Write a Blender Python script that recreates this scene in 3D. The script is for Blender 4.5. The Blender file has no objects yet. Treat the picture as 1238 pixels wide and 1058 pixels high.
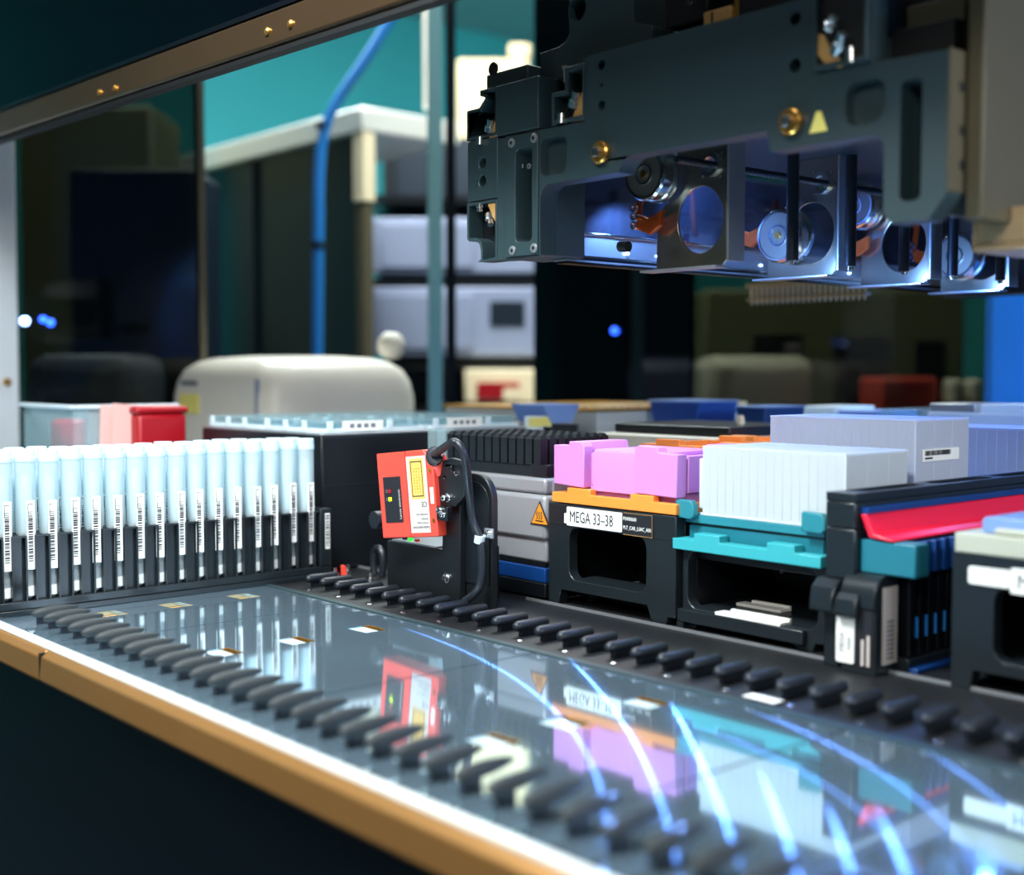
import bpy, bmesh, math, random
from mathutils import Vector, Matrix
random.seed(4)
S = bpy.context.scene
COL = S.collection
R = math.radians

# ------------------------------------------------------------------ camera
CAM_H = .1845; FPX = 1529.0; YAW = R(48.85); PIT = math.atan(79/FPX)
cam_d = bpy.data.cameras.new('camera'); cam = bpy.data.objects.new('camera', cam_d); COL.objects.link(cam)
cam.location = (0, 0, CAM_H); cam.rotation_euler = (R(90)-PIT, 0, YAW)
cam_d.sensor_width = 36; cam_d.lens = FPX/1238*36; cam_d.clip_start = .02; cam_d.clip_end = 60
cam_d.dof.use_dof = True; cam_d.dof.focus_distance = .98; cam_d.dof.aperture_fstop = 3.9
S.camera = cam

# ------------------------------------------------------------------ world, exposure
S.view_settings.view_transform = 'Standard'; S.view_settings.look = 'None'
S.view_settings.gamma = 1; S.view_settings.use_curve_mapping = False
S.view_settings.exposure = 0.0
W = bpy.data.worlds.new('world'); S.world = W; W.use_nodes = True
W.node_tree.nodes['Background'].inputs[0].default_value = (.10, .17, .25, 1)
W.node_tree.nodes['Background'].inputs[1].default_value = .5

# ------------------------------------------------------------------ lamps
def aim(o, t): o.rotation_euler = (Vector(t)-Vector(o.location)).to_track_quat('-Z', 'Y').to_euler()
def area(name, loc, target, sx, sy, power, col):
    l = bpy.data.lights.new(name, 'AREA'); l.shape = 'RECTANGLE'; l.size = sx; l.size_y = sy; l.energy = power; l.color = col
    o = bpy.data.objects.new(name, l); COL.objects.link(o); o.location = loc; aim(o, target); return o
def point(name, loc, power, col, r=.004):
    l = bpy.data.lights.new(name, 'POINT'); l.energy = power; l.color = col; l.shadow_soft_size = r
    o = bpy.data.objects.new(name, l); COL.objects.link(o); o.location = loc; return o
KEY   = area('lab_key_light', (.25, -.85, 1.0), (-.62, .7, .12), .8, .5, 16.5, (1, .97, .92))
TUBEL = area('deck_work_light', (-.62, .15, .78), (-1.0, .5, .08), .35, .12, 17, (.90, .97, 1))
def spot(name, loc, target, power, col, ang=120, r=.003, blend=.6):
    l = bpy.data.lights.new(name, 'SPOT'); l.energy = power; l.color = col; l.shadow_soft_size = r; l.spot_size = R(ang); l.spot_blend = blend
    o = bpy.data.objects.new(name, l); COL.objects.link(o); o.location = loc; aim(o, target); return o
SIDEL = area('side_fill_light', (.52, .80, .36), (-.50, .82, .12), .4, .25, 7, (.80, .88, 1))  # unseen fill added to brighten the right-hand faces
PLATEL = area('plate_fill_light', (-.50, .50, .62), (-.52, .74, .1), .25, .1, .5, (.9, .95, 1))  # unseen fill added to lift the white boxes
BACKL = area('lab_background_light', (-2.7, 1.6, 2.1), (-2.9, 2.6, .2), 1.6, .8, 110, (.92, 1, 1))
BACK_FILL = area('lab_background_light', (-1.5, 1.75, 1.9), (-1.6, 2.8, .3), .8, .5, 60, (.95, 1, .95))  # extra fill added to brighten what stands behind the back glass
BLUEC = spot('column_blue_fill', (-.30, 1.28, .46), (-.74, 1.5, .18), 14, (.16, .45, 1), 80, .02)  # unseen spot added to brighten the blue column
spot('head_led_light', (-.664, .705, .312), (-.6895, .715, .277), 1.1, (.16, .36, 1), 120)
spot('head_led_light', (-.650, .78, .345), (-.69, .83, .28), .8, (.12, .30, 1), 130)
for y_, p_ in ((.838, .55), (.971, .65), (1.104, .65)):
    spot('head_led_light', (-.600, y_-.055, .2640), (-.612, y_, .272), p_, (.14, .36, 1), 110)
spot('deck_blue_light', (-.42, .58, .262), (-.36, .45, 0), 1.1, (.12, .34, 1), 120, .01, 1)
spot('head_down_light', (-.55, .80, .2580), (-.53, .80, 0), 1.5, (.15, .33, 1), 165, .006, 1)
spot('head_down_light', (-.53, 1.00, .2580), (-.50, 1.00, 0), 1.5, (.15, .33, 1), 165, .006, 1)

# an added lamp projects drawn arcs, imitating blue caustics on the loading trays
ARCS = [  # centre x, y, radius, x from, x to, half width (m), strength
 (-.7899, -.0821, .6209, -.735, -.31, .0011, .45), (-1.2471, -.6117, 1.3451, -.585, -.29, .0011, .7),
 (-2.2913, -1.6831, 2.8648, -.470, -.288, .0012, 1.0), (-2.5478, -1.7505, 3.1153, -.363, -.25, .0013, 1.0),
 (-1.3273, -.5056, 1.3951, -.316, -.23, .0014, 1.1), (-1.0078, -.2077, .9785, -.299, -.22, .0015, 1.1),
 (-.5071, .1784, .3768, -.43, -.20, .0017, .22), (-.6154, .0821, .5531, -.33, -.20, .0017, .22),
 (-.4571, .2078, .2942, -.43, -.22, .0017, .16)]
def arc_projector(loc, power):
    l = bpy.data.lights.new('arc_projector_light', 'POINT'); l.energy = power; l.color = (.18, .36, 1); l.shadow_soft_size = 0
    o = bpy.data.objects.new('arc_projector_light', l); COL.objects.link(o); o.location = loc
    l.use_nodes = True; nt = l.node_tree; N = nt.nodes; L = nt.links
    em = [n for n in N if n.type == 'EMISSION'][0]
    tc = N.new('ShaderNodeTexCoord'); sp = N.new('ShaderNodeSeparateXYZ'); L.new(tc.outputs['Normal'], sp.inputs[0])
    def m(op, a, b=None, c=None):
        n = N.new('ShaderNodeMath'); n.operation = op
        for i, v in enumerate((a, b, c)):
            if v is None: continue
            if isinstance(v, (int, float)): n.inputs[i].default_value = v
            else: L.new(v, n.inputs[i])
        return n.outputs[0]
    nz = m('MAXIMUM', m('ABSOLUTE', sp.outputs[2]), .001)
    X = m('ADD', m('MULTIPLY', m('DIVIDE', sp.outputs[0], nz), loc[2]), loc[0])
    Y = m('ADD', m('MULTIPLY', m('DIVIDE', sp.outputs[1], nz), loc[2]), loc[1])
    tot = None
    for cx, cy, r, x0, x1, w, s in ARCS:
        dx = m('SUBTRACT', X, cx); dy = m('SUBTRACT', Y, cy)
        d = m('ABSOLUTE', m('SUBTRACT', m('SQRT', m('ADD', m('MULTIPLY', dx, dx), m('MULTIPLY', dy, dy))), r))
        k = m('MAXIMUM', m('SUBTRACT', 1, m('DIVIDE', d, w)), 0)
        h = m('MULTIPLY', m('MAXIMUM', m('SUBTRACT', 1, m('DIVIDE', d, w*7)), 0), .03)
        a = m('MULTIPLY', m('SUBTRACT', X, x0), 30); a = m('MINIMUM', m('MAXIMUM', a, 0), 1)
        b = m('MULTIPLY', m('SUBTRACT', x1, X), 30); b = m('MINIMUM', m('MAXIMUM', b, 0), 1)
        v = m('MULTIPLY', m('MULTIPLY', m('MULTIPLY', m('ADD', k, h), a), b), s)
        tot = v if tot is None else m('ADD', tot, v)
    tot = m('MULTIPLY', tot, m('LESS_THAN', sp.outputs[2], 0))
    L.new(tot, em.inputs['Strength'])
    return o
ARC_LAMP = arc_projector((-.47, .56, .262), 650)

# ------------------------------------------------------------------ helpers
def cray(px, py):
    fw = Vector((-math.sin(YAW)*math.cos(PIT), math.cos(YAW)*math.cos(PIT), -math.sin(PIT)))
    rt = Vector((math.cos(YAW), math.sin(YAW), 0)); up = rt.cross(fw)
    return fw + rt*((px-619)/FPX) - up*((py-529)/FPX)
O0 = Vector((0, 0, CAM_H))
def onY(px, py, y): d = cray(px, py); return O0 + d*(y/d.y)
def onX(px, py, x): d = cray(px, py); return O0 + d*(x/d.x)
def onZ(px, py, z): d = cray(px, py); return O0 + d*((z-CAM_H)/d.z)
def dist(px, py, t): return O0 + cray(px, py)*t

def srgb(h):
    if isinstance(h, str):
        c = [int(h[i:i+2], 16)/255 for i in (0, 2, 4)]
        return tuple(((v/12.92) if v <= .04045 else ((v+.055)/1.055)**2.4) for v in c)
    return h
def mat(name, col, rough=.5, metal=0., emis=None, es=0., noise=0., nscale=60., bump=0., bscale=400., trans=0., coat=0., spec=.5, transl=0., clear=0., clearcol=None, aniso=0.):
    m = bpy.data.materials.new(name); m.use_nodes = True; nt = m.node_tree; N = nt.nodes; L = nt.links
    b = N['Principled BSDF']; c = srgb(col)
    b.inputs['Base Color'].default_value = (*c, 1); b.inputs['Roughness'].default_value = rough; b.inputs['Metallic'].default_value = metal
    b.inputs['Specular IOR Level'].default_value = spec; b.inputs['Coat Weight'].default_value = coat
    b.inputs['Transmission Weight'].default_value = trans
    tc = N.new('ShaderNodeTexCoord')
    nz = N.new('ShaderNodeTexNoise'); nz.inputs['Scale'].default_value = nscale; nz.inputs['Detail'].default_value = 4
    L.new(tc.outputs['Object'], nz.inputs['Vector'])
    if noise <= 0: noise = .04
    mr = N.new('ShaderNodeMapRange'); mr.inputs[3].default_value = 1-noise; mr.inputs[4].default_value = 1+noise
    L.new(nz.outputs['Fac'], mr.inputs[0])
    mx = N.new('ShaderNodeVectorMath'); mx.operation = 'SCALE'; mx.inputs[0].default_value = c
    L.new(mr.outputs[0], mx.inputs['Scale']); L.new(mx.outputs[0], b.inputs['Base Color'])
    if bump > 0:
        n2 = N.new('ShaderNodeTexNoise'); n2.inputs['Scale'].default_value = bscale; n2.inputs['Detail'].default_value = 2
        L.new(tc.outputs['Object'], n2.inputs['Vector'])
        bp = N.new('ShaderNodeBump'); bp.inputs['Strength'].default_value = bump; bp.inputs['Distance'].default_value = .0005
        L.new(n2.outputs['Fac'], bp.inputs['Height']); L.new(bp.outputs[0], b.inputs['Normal'])
    if emis is not None:
        b.inputs['Emission Color'].default_value = (*srgb(emis), 1); b.inputs['Emission Strength'].default_value = es
    out = N['Material Output']; last = b.outputs[0]
    if transl > 0:
        t = N.new('ShaderNodeBsdfTranslucent'); t.inputs[0].default_value = (*c, 1)
        mm = N.new('ShaderNodeMixShader'); mm.inputs[0].default_value = transl
        L.new(last, mm.inputs[1]); L.new(t.outputs[0], mm.inputs[2]); last = mm.outputs[0]
    if clear > 0:
        t = N.new('ShaderNodeBsdfTransparent'); t.inputs[0].default_value = (*(srgb(clearcol) if clearcol else (1, 1, 1)), 1)
        mm = N.new('ShaderNodeMixShader'); mm.inputs[0].default_value = clear
        L.new(last, mm.inputs[1]); L.new(t.outputs[0], mm.inputs[2]); last = mm.outputs[0]
    if last is not b.outputs[0]: L.new(last, out.inputs[0])
    return m

M = dict(
 black=mat('black_anodised', '0e1215', .42, bump=.15, noise=.1),
 headblack=mat('head_anodised_plate', '2a3c40', .44, bump=.12, bscale=900, noise=.06),
 blackgloss=mat('black_gloss_plastic', '0a0d12', .22, noise=.05),
 blackplastic=mat('black_plastic', '0f1318', .33, noise=.08),
 carrier=mat('dark_grey_carrier', '1b2226', .30, noise=.07),
 deckfloor=mat('dark_deck_floor', '131517', .5, noise=.25, nscale=25, bump=.3, bscale=700),
 rubber=mat('dark_rubber', '171d25', .42, noise=.05),
 pegrubber=mat('grey_rubber_peg', '262c2e', .6),
 dark=mat('interior_black', '050607', .6),
 bronze=mat('bronze_tinted_trim', 'b4834c', .34, metal=.6, noise=.08, nscale=8),
 beam=mat('beam_bronze_black', '6a543e', .28, metal=.8, noise=.15, nscale=6),
 chrome=mat('polished_metal', 'd8dadc', .18, metal=1, noise=.05),
 satin=mat('satin_aluminium', 'b9bcc0', .34, metal=.75, noise=.05, bump=.1, bscale=900),
 silver=mat('silver_paint', '9a9ca0', .36, metal=.35, noise=.04),
 discface=mat('disc_face_metal', '8a8478', .34, metal=.7, noise=.06),
 sleeve=mat('capacitor_sleeve', '23272c', .18, metal=.5),
 steel=mat('bracket_steel', 'b4a894', .24, metal=.95, noise=.12, nscale=30),
 rail=mat('white_metal_edge', 'f2f2ea', .25, metal=.3),
 red=mat('red_enamel', 'e94838', .42, noise=.03),
 darkred=mat('dark_red_plastic', 'a00818', .4),
 orange=mat('orange_plastic', 'f2913a', .45, noise=.03),
 purple=mat('lilac_plastic', 'cc86c8', .42, noise=.03),
 teal=mat('teal_plastic', '36a6ae', .42, noise=.04),
 tealmid=mat('mid_teal_plastic', '267f8c', .42),
 tealdeep=mat('deep_teal_plastic', '1c6f7e', .42, noise=.04),
 white=mat('white_paper', 'eeeee8', .6),
 ink=mat('black_ink', '15161c', .6),
 inkgrey=mat('grey_ink', '70747c', .6),
 yellow=mat('yellow_label', 'e4b45c', .5),
 paleyellow=mat('pale_yellow', 'efe27a', .5),
 warn=mat('warning_orange', 'd98a24', .5),
 labelgrey=mat('grey_label', 'c9bfb8', .5),
 frost=mat('frosted_white_plastic', 'eef6fa', .38, transl=.42, noise=.03),
 frostblue=mat('frosted_blue_plastic', 'e2eafc', .38, transl=.42),
 tube=mat('frosted_tube', 'eef8fa', .25, transl=.40, clear=.44, clearcol='eef8fc'),
 clear=mat('clear_plastic', 'cfe2e6', .12, transl=.1, clear=.74, clearcol='e0eef2'),
 cap=mat('tube_cap_plastic', 'e6f6fa', .3, transl=.45),
 blue=mat('blue_plastic', '2a62c8', .35, transl=.2),
 deepblue=mat('deep_blue_band', '0c3a78', .4),
 paleblue=mat('pale_blue_plastic', '8fb0e6', .3, transl=.3),
 bluepaint=mat('blue_paint', '2a86d8', .4),
 gold=mat('gold_metal', 'c9963e', .3, metal=.85),
 brass=mat('brass_metal', 'd8a050', .25, metal=.9),
 bed=mat('brown_bed', '6e5030', .5),
 tan=mat('tan_composite', 'b88c50', .5),
 olive=mat('olive_grey_panel', '544d38', .5, noise=.05),
 creamsheet=mat('cream_bracket', 'c2a57c', .4, metal=.3, noise=.08, nscale=20),
 copper=mat('copper_flex', 'c0521c', .32, metal=.55, noise=.25, nscale=90),
 postgrey=mat('pale_grey_post', 'b9bdc2', .5),
 stonecream=mat('stone_cream_plastic', 'b4b6a4', .5),
 cream=mat('cream_casing', 'e2ddd0', .4),
 creamwarm=mat('warm_cream_casing', 'f0dfba', .5),
 cupboard=mat('cupboard_laminate', 'c8b48c', .6),
 lavender=mat('lavender_grey_casing', '838da8', .5),
 navy=mat('navy_casing', '0b1a28', .4),
 darkteal=mat('dark_teal_glass', '04222c', .3),
 tealpost=mat('pale_teal_post', '86b8bc', .35, metal=.2),
 bluehose=mat('blue_hose', '1c78c8', .4),
 pinkpaper=mat('pink_paper', 'f4c8c0', .6, transl=.3),
 magenta=mat('red_pink_plastic', 'f02040', .35, transl=.12),
 wall=mat('teal_wall', '4cc6ce', .8, noise=.05, nscale=2),
 ceil=mat('ceiling_white', 'b8c4c4', .8),
 floor=mat('lab_floor', '3a4248', .4, noise=.1, nscale=3),
 wallgrey=mat('grey_wall', '5d6a70', .8),
 oliveroom=mat('olive_cabinet', '6c7152', .6),
 blueglow=mat('blue_glow', '2050ff', .3, emis='2a5cff', es=5),
 ledwhite=mat('blue_white_led', '80a0ff', .3, emis='8fb4ff', es=14),
 ledyel=mat('yellow_led', 'd8f020', .3, emis='c8f010', es=1.5),
 ledgreen=mat('green_led', '30e040', .3, emis='20e030', es=1.5),
 lamp=mat('lamp_diffuser', 'ffffff', .4, emis='eafcff', es=12),
 smoked=mat('smoked_glass', '03070b', .05, clear=.6, clearcol='b0b2a8', spec=.35),
 blackglass=mat('black_glass', '020408', .06, spec=.35),
)
def deck_metal():
    m = bpy.data.materials.new('brushed_steel_tray'); m.use_nodes = True; nt = m.node_tree; N = nt.nodes; L = nt.links
    b = N['Principled BSDF']; b.inputs['Base Color'].default_value = (.52, .73, .88, 1); b.inputs['Metallic'].default_value = .89
    tc = N.new('ShaderNodeTexCoord'); mp = N.new('ShaderNodeMapping'); mp.inputs['Scale'].default_value = (900, 6, 6)
    n = N.new('ShaderNodeTexNoise'); n.inputs['Scale'].default_value = 1; n.inputs['Detail'].default_value = 3
    L.new(tc.outputs['Object'], mp.inputs[0]); L.new(mp.outputs[0], n.inputs['Vector'])
    mr = N.new('ShaderNodeMapRange'); mr.inputs[3].default_value = .035; mr.inputs[4].default_value = .085
    L.new(n.outputs['Fac'], mr.inputs[0]); L.new(mr.outputs[0], b.inputs['Roughness'])
    n2 = N.new('ShaderNodeTexNoise'); n2.inputs['Scale'].default_value = 14; n2.inputs['Detail'].default_value = 5
    L.new(tc.outputs['Object'], n2.inputs['Vector'])
    cr = N.new('ShaderNodeMapRange'); cr.inputs[3].default_value = .85; cr.inputs[4].default_value = 1.15
    L.new(n2.outputs['Fac'], cr.inputs[0])
    v = N.new('ShaderNodeVectorMath'); v.operation = 'SCALE'; v.inputs[0].default_value = (.52, .73, .88)
    L.new(cr.outputs[0], v.inputs['Scale']); L.new(v.outputs[0], b.inputs['Base Color'])
    return m
M['deck'] = deck_metal()

class MB:
    def __init__(s): s.v = []; s.f = []
    def add(s, vs, fs):
        k = len(s.v); s.v += [Vector(p) for p in vs]; s.f += [tuple(i+k for i in f) for f in fs]; return s
    def box(s, x0, x1, y0, y1, z0, z1):
        if x0 > x1: x0, x1 = x1, x0
        if y0 > y1: y0, y1 = y1, y0
        if z0 > z1: z0, z1 = z1, z0
        return s.add([(x0,y0,z0),(x1,y0,z0),(x1,y1,z0),(x0,y1,z0),(x0,y0,z1),(x1,y0,z1),(x1,y1,z1),(x0,y1,z1)],
                     [(0,3,2,1),(4,5,6,7),(0,1,5,4),(1,2,6,5),(2,3,7,6),(3,0,4,7)])
    def cyl(s, p0, p1, r, r1=None, n=20):
        return s.loft(p0, p1, [(0, r), (1, r if r1 is None else r1)], n)
    def loft(s, p0, p1, prof, n=20):          # prof: (t along p0->p1, radius)
        p0, p1 = Vector(p0), Vector(p1); d = p1-p0; q = d.to_track_quat('Z', 'Y')
        vs = []; fs = []
        for t, r in prof:
            for i in range(n):
                a = 2*math.pi*i/n; vs.append(p0+d*t+q@Vector((r*math.cos(a), r*math.sin(a), 0)))
        for k in range(len(prof)-1):
            for i in range(n):
                j = (i+1) % n; fs.append((k*n+i, k*n+j, (k+1)*n+j, (k+1)*n+i))
        fs.append(tuple(reversed(range(n)))); fs.append(tuple(range((len(prof)-1)*n, len(prof)*n)))
        return s.add(vs, fs)
    def ring(s, p0, p1, ro, ri, n=28):
        p0, p1 = Vector(p0), Vector(p1); d = p1-p0; q = d.to_track_quat('Z', 'Y'); vs = []; fs = []
        for b, r in ((p0, ro), (p1, ro), (p1, ri), (p0, ri)):
            for i in range(n):
                a = 2*math.pi*i/n; vs.append(b+q@Vector((r*math.cos(a), r*math.sin(a), 0)))
        for k in range(4):
            for i in range(n):
                j = (i+1) % n; l = (k+1) % 4; fs.append((k*n+i, k*n+j, l*n+j, l*n+i))
        return s.add(vs, fs)
    def prism(s, pts, axis, a, b):             # convex or simple polygon extruded along an axis
        def P(p, t): return {'x': (t, p[0], p[1]), 'y': (p[0], t, p[1]), 'z': (p[0], p[1], t)}[axis]
        n = len(pts); vs = [P(p, a) for p in pts]+[P(p, b) for p in pts]
        return s.add(vs, [tuple(range(n)), tuple(range(2*n-1, n-1, -1))]+[(i, i+n, (i+1) % n+n, (i+1) % n) for i in range(n)])
    def tube(s, path, r, n=12):
        pts = [Vector(p) for p in path]
        out = []                               # smooth the path
        for i in range(len(pts)-1):
            p0 = pts[max(i-1, 0)]; p1 = pts[i]; p2 = pts[i+1]; p3 = pts[min(i+2, len(pts)-1)]
            for k in range(6):
                t = k/6; out.append(.5*((2*p1)+(p2-p0)*t+(2*p0-5*p1+4*p2-p3)*t*t+(3*p1-p0-3*p2+p3)*t**3))
        out.append(pts[-1]); vs = []; fs = []; q = None
        for i, p in enumerate(out):
            d = (out[min(i+1, len(out)-1)]-out[max(i-1, 0)]).normalized()
            if q is None: q = d.to_track_quat('Z', 'Y')
            else: q = (q@Vector((0, 0, 1))).rotation_difference(d)@q
            for k in range(n):
                a = 2*math.pi*k/n; vs.append(p+q@Vector((r*math.cos(a), r*math.sin(a), 0)))
        for i in range(len(out)-1):
            for k in range(n):
                j = (k+1) % n; fs.append((i*n+k, i*n+j, (i+1)*n+j, (i+1)*n+k))
        fs.append(tuple(reversed(range(n)))); fs.append(tuple(range((len(out)-1)*n, len(out)*n)))
        return s.add(vs, fs)
    def ball(s, c, r, sc=(1, 1, 1), n=16):
        c = Vector(c); vs = []; fs = []; m = n//2
        for i in range(1, m):
            t = math.pi*i/m
            for k in range(n):
                a = 2*math.pi*k/n
                vs.append(c+Vector((r*sc[0]*math.sin(t)*math.cos(a), r*sc[1]*math.sin(t)*math.sin(a), r*sc[2]*math.cos(t))))
        for i in range(m-2):
            for k in range(n):
                j = (k+1) % n; fs.append((i*n+k, (i+1)*n+k, (i+1)*n+j, i*n+j))
        fs.append(tuple(range(n))); fs.append(tuple(reversed(range((m-2)*n, (m-1)*n))))
        return s.add(vs, fs)

def origin(o):
    v = Vector((0, 0, 0))
    while o: v = v+o.location; o = o.parent
    return v
def finish(name, me, material, parent, bevel, local):
    bm = bmesh.new(); bm.from_mesh(me); bmesh.ops.recalc_face_normals(bm, faces=bm.faces); bm.to_mesh(me); bm.free()
    for p in me.polygons: p.use_smooth = True
    me.set_sharp_from_angle(angle=R(35))
    o = bpy.data.objects.new(name, me); COL.objects.link(o)
    me.materials.append(M[material] if isinstance(material, str) else material)
    if parent:
        if not local: me.transform(Matrix.Translation(-origin(parent)))
        o.parent = parent
    if bevel:
        b = o.modifiers.new('bevel', 'BEVEL'); b.width = bevel; b.segments = 2; b.limit_method = 'ANGLE'; b.angle_limit = R(40)
    return o
def obj(name, mb, material, parent=None, bevel=0, local=False):
    me = bpy.data.meshes.new(name); me.from_pydata([tuple(v) for v in mb.v], [], mb.f); me.update()
    return finish(name, me, material, parent, bevel, local)
def tag(o, label=None, cat=None, group=None, kind=None):
    if label: o['label'] = label
    if cat: o['category'] = cat
    if group: o['group'] = group
    if kind: o['kind'] = kind
    return o
def thing(name, label, cat, loc, group=None, kind=None):
    o = bpy.data.objects.new(name, None); COL.objects.link(o); o.location = loc; o.empty_display_size = .02
    return tag(o, label, cat, group, kind)
def copy_tree(o, parent=None):
    c = o.copy(); COL.objects.link(c); c.parent = parent
    for ch in list(o.children): copy_tree(ch, c)
    return c
def rrect(x0, x1, y0, y1, r, n=5):
    pts = []
    for cx, cy, a0 in ((x1-r, y0+r, -90), (x1-r, y1-r, 0), (x0+r, y1-r, 90), (x0+r, y0+r, 180)):
        for k in range(n+1):
            a = R(a0+90*k/n); pts.append((cx+r*math.cos(a), cy+r*math.sin(a)))
    return pts
def circ(cx, cy, r, n=24, ry=None):
    return [(cx+r*math.cos(2*math.pi*i/n), cy+(ry or r)*math.sin(2*math.pi*i/n)) for i in range(n)]
def plate(name, outer, holes, plane, a, b, material, parent=None, bevel=0, extra=None):
    """flat plate with holes; plane 'xz' -> thickness along y from a to b, 'xy' -> along z, 'yz' -> along x"""
    cu = bpy.data.curves.new(name, 'CURVE'); cu.dimensions = '2D'; cu.fill_mode = 'BOTH'; cu.extrude = abs(b-a)/2
    for pts in [outer]+list(holes):
        sp = cu.splines.new('POLY'); sp.points.add(len(pts)-1); sp.use_cyclic_u = True
        for p, q in zip(sp.points, pts): p.co = (q[0], q[1], 0, 1)
    t = bpy.data.objects.new(name, cu); COL.objects.link(t)
    me = bpy.data.meshes.new_from_object(t.evaluated_get(bpy.context.evaluated_depsgraph_get()))
    bpy.data.objects.remove(t); bpy.data.curves.remove(cu)
    c = (a+b)/2
    T = {'xy': lambda v: (v.x, v.y, v.z+c), 'xz': lambda v: (v.x, v.z+c, v.y), 'yz': lambda v: (v.z+c, v.x, v.y)}[plane]
    for v in me.vertices: v.co = T(v.co)
    bm = bmesh.new(); bm.from_mesh(me); bmesh.ops.remove_doubles(bm, verts=bm.verts, dist=1e-6); bm.to_mesh(me); bm.free()
    me.materials.clear(); me.name = name
    return finish(name, me, material, parent, bevel, False)
def text(s, size, o, u, v, material, parent, name='lettering', sx=1., align='LEFT', th=.00008, local=False, bold=0):
    """words laid on a surface: o lower left corner, u the reading direction, v up"""
    cu = bpy.data.curves.new(name, 'FONT'); cu.body = s; cu.size = size; cu.extrude = th; cu.align_x = align; cu.resolution_u = 2; cu.offset = bold
    t = bpy.data.objects.new(name, cu); COL.objects.link(t)
    me = bpy.data.meshes.new_from_object(t.evaluated_get(bpy.context.evaluated_depsgraph_get()))
    bpy.data.objects.remove(t); bpy.data.curves.remove(cu)
    o, u, v = Vector(o), Vector(u).normalized(), Vector(v).normalized(); n = u.cross(v)
    for q in me.vertices: q.co = o+u*(q.co.x*sx)+v*q.co.y+n*q.co.z
    me.materials.clear(); me.name = name
    return finish(name, me, material, parent, 0, local)

# ================================================================== ROOM
def struct(name, mb, material, bevel=0): return tag(obj(name, mb, material, None, bevel), kind='structure')
struct('floor', MB().box(-6.2, 2.6, -2.6, 6.2, -1.0, -.95), 'floor')
struct('ceiling', MB().box(-6.2, 2.6, -2.6, 6.2, 2.3, 2.35), 'ceil')
struct('wall_left', MB().box(-6.2, -6.15, -2.6, 6.2, -.95, 2.3), 'wall')
struct('wall_back', MB().box(-6.15, 2.6, 6.15, 6.2, -.95, 2.3), 'wall')
struct('wall_right', MB().box(2.55, 2.6, -2.6, 6.15, -.95, 2.3), 'wallgrey')
struct('wall_front', MB().box(-6.15, 2.55, -2.6, -2.55, -.95, 2.3), 'wallgrey')
for i, (x, y) in enumerate(((-3.6, 1.2), (-3.6, 3.4), (-1.4, 4.6), (-.9, -.9))):
    t = thing('ceiling_light', ['flat white ceiling light panel above the left aisle', 'flat white ceiling light panel above the white-topped cabinet',
        'flat white ceiling light panel near the back wall', 'flat white ceiling light panel in front of the machine'][i], 'light', (x, y, 2.3), 'ceiling light panels')
    obj('light_frame', MB().box(x-.62, x+.62, y-.32, y+.32, 2.27, 2.3), 'satin', t)
    obj('diffuser', MB().box(x-.58, x+.58, y-.28, y+.28, 2.262, 2.27), 'lamp', t)

# ================================================================== THE MACHINE
DY0, DY1 = .32, .553
mach = thing('liquid_handler', 'liquid handling workstation with steel loading trays, dark deck, bronze edge and glass sides', 'machine', (-.7, .8, -.95))
def mp(name, mb, m, bevel=0, label=None): return tag(obj(name, mb, m, mach, bevel), label)
mp('cabinet_body', MB().box(-1.8, .6, .40, 1.64, -.95, -.02), 'navy', .005)
mp('deck_floor', MB().box(-1.8, .6, .5535, 1.61, -.02, 0), 'deckfloor')
# steel loading trays with rectangular slots
HX = {-.925: (.40, .4538, .514), -.747: (.40, .455, .515), -.477: (.4048, .4538, .5155)}
xs = [-1.8, -.8385, -.6105, -.372, -.13, .6]
mp('tray_bed', MB().box(-.8385, .6, .334, .5535, -.02, -.0050), 'bed')
mp('tray_bed', MB().box(-1.8, -.839, .334, .5535, -.02, -.0034), 'tan')
for i in range(5):
    a, b = xs[i]+.0009, xs[i+1]-.0009; hs = []
    for hx, ys in HX.items():
        if a < hx < b:
            for y in ys: hs.append([(hx-.0105, y-.0105), (hx+.0105, y-.0085), (hx+.0105, y+.0105), (hx-.0105, y+.0085)])
    plate('loading_tray', [(a, .3275), (b, .3275), (b, DY1), (a, DY1)], hs, 'xy', -.0030, 0, 'deck', mach)
for hx, ys in HX.items():
    for y in ys:
        if hx < -.9: continue
        mp('slot_clip', MB().prism([(y-.0088, -.0002), (y+.0035, -.0006), (y+.0035, -.0014), (y-.0088, -.0010)], 'x', hx-.0095, hx+.0095), 'cap')
        mp('slot_lip', MB().box(hx-.0095, hx+.0095, y+.0082, y+.0088, -.0048, .0001).box(hx-.0100, hx-.0094, y+.003, y+.0082, -.0048, .0001), 'gold')
for x_ in xs[1:-1]: mp('tray_joint', MB().box(x_-.0008, x_+.0008, .3275, DY1, -.0026, -.0006), 'dark')
# tray back lip
mp('tray_back_lip', MB().box(-.965, .6, .5537, .5600, 0, .0008), 'headblack')
# bronze front edge, its warm reflection put into the base colour
seam = -.8385
mp('trim_joint', MB().box(seam-.0007, seam+.0007, .3126, .3260, -.0230, -.0032), 'dark')
for a, b in ((-1.8, seam-.0008), (seam+.0008, .6)):
    mp('front_edge_trim', MB().prism([(.314, -.0235), (.312, -.021), (.3135, -.006), (.3185, -.0022), (.3265, -.0034), (.3265, -.0235)], 'x', a, b), 'bronze', .0008)
mp('front_edge_strip', MB().prism([(.3190, -.0018), (.3205, .0004), (.3262, .0006), (.3265, -.003), (.320, -.003)], 'x', -1.8, .6), 'rail', .0004)
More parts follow.
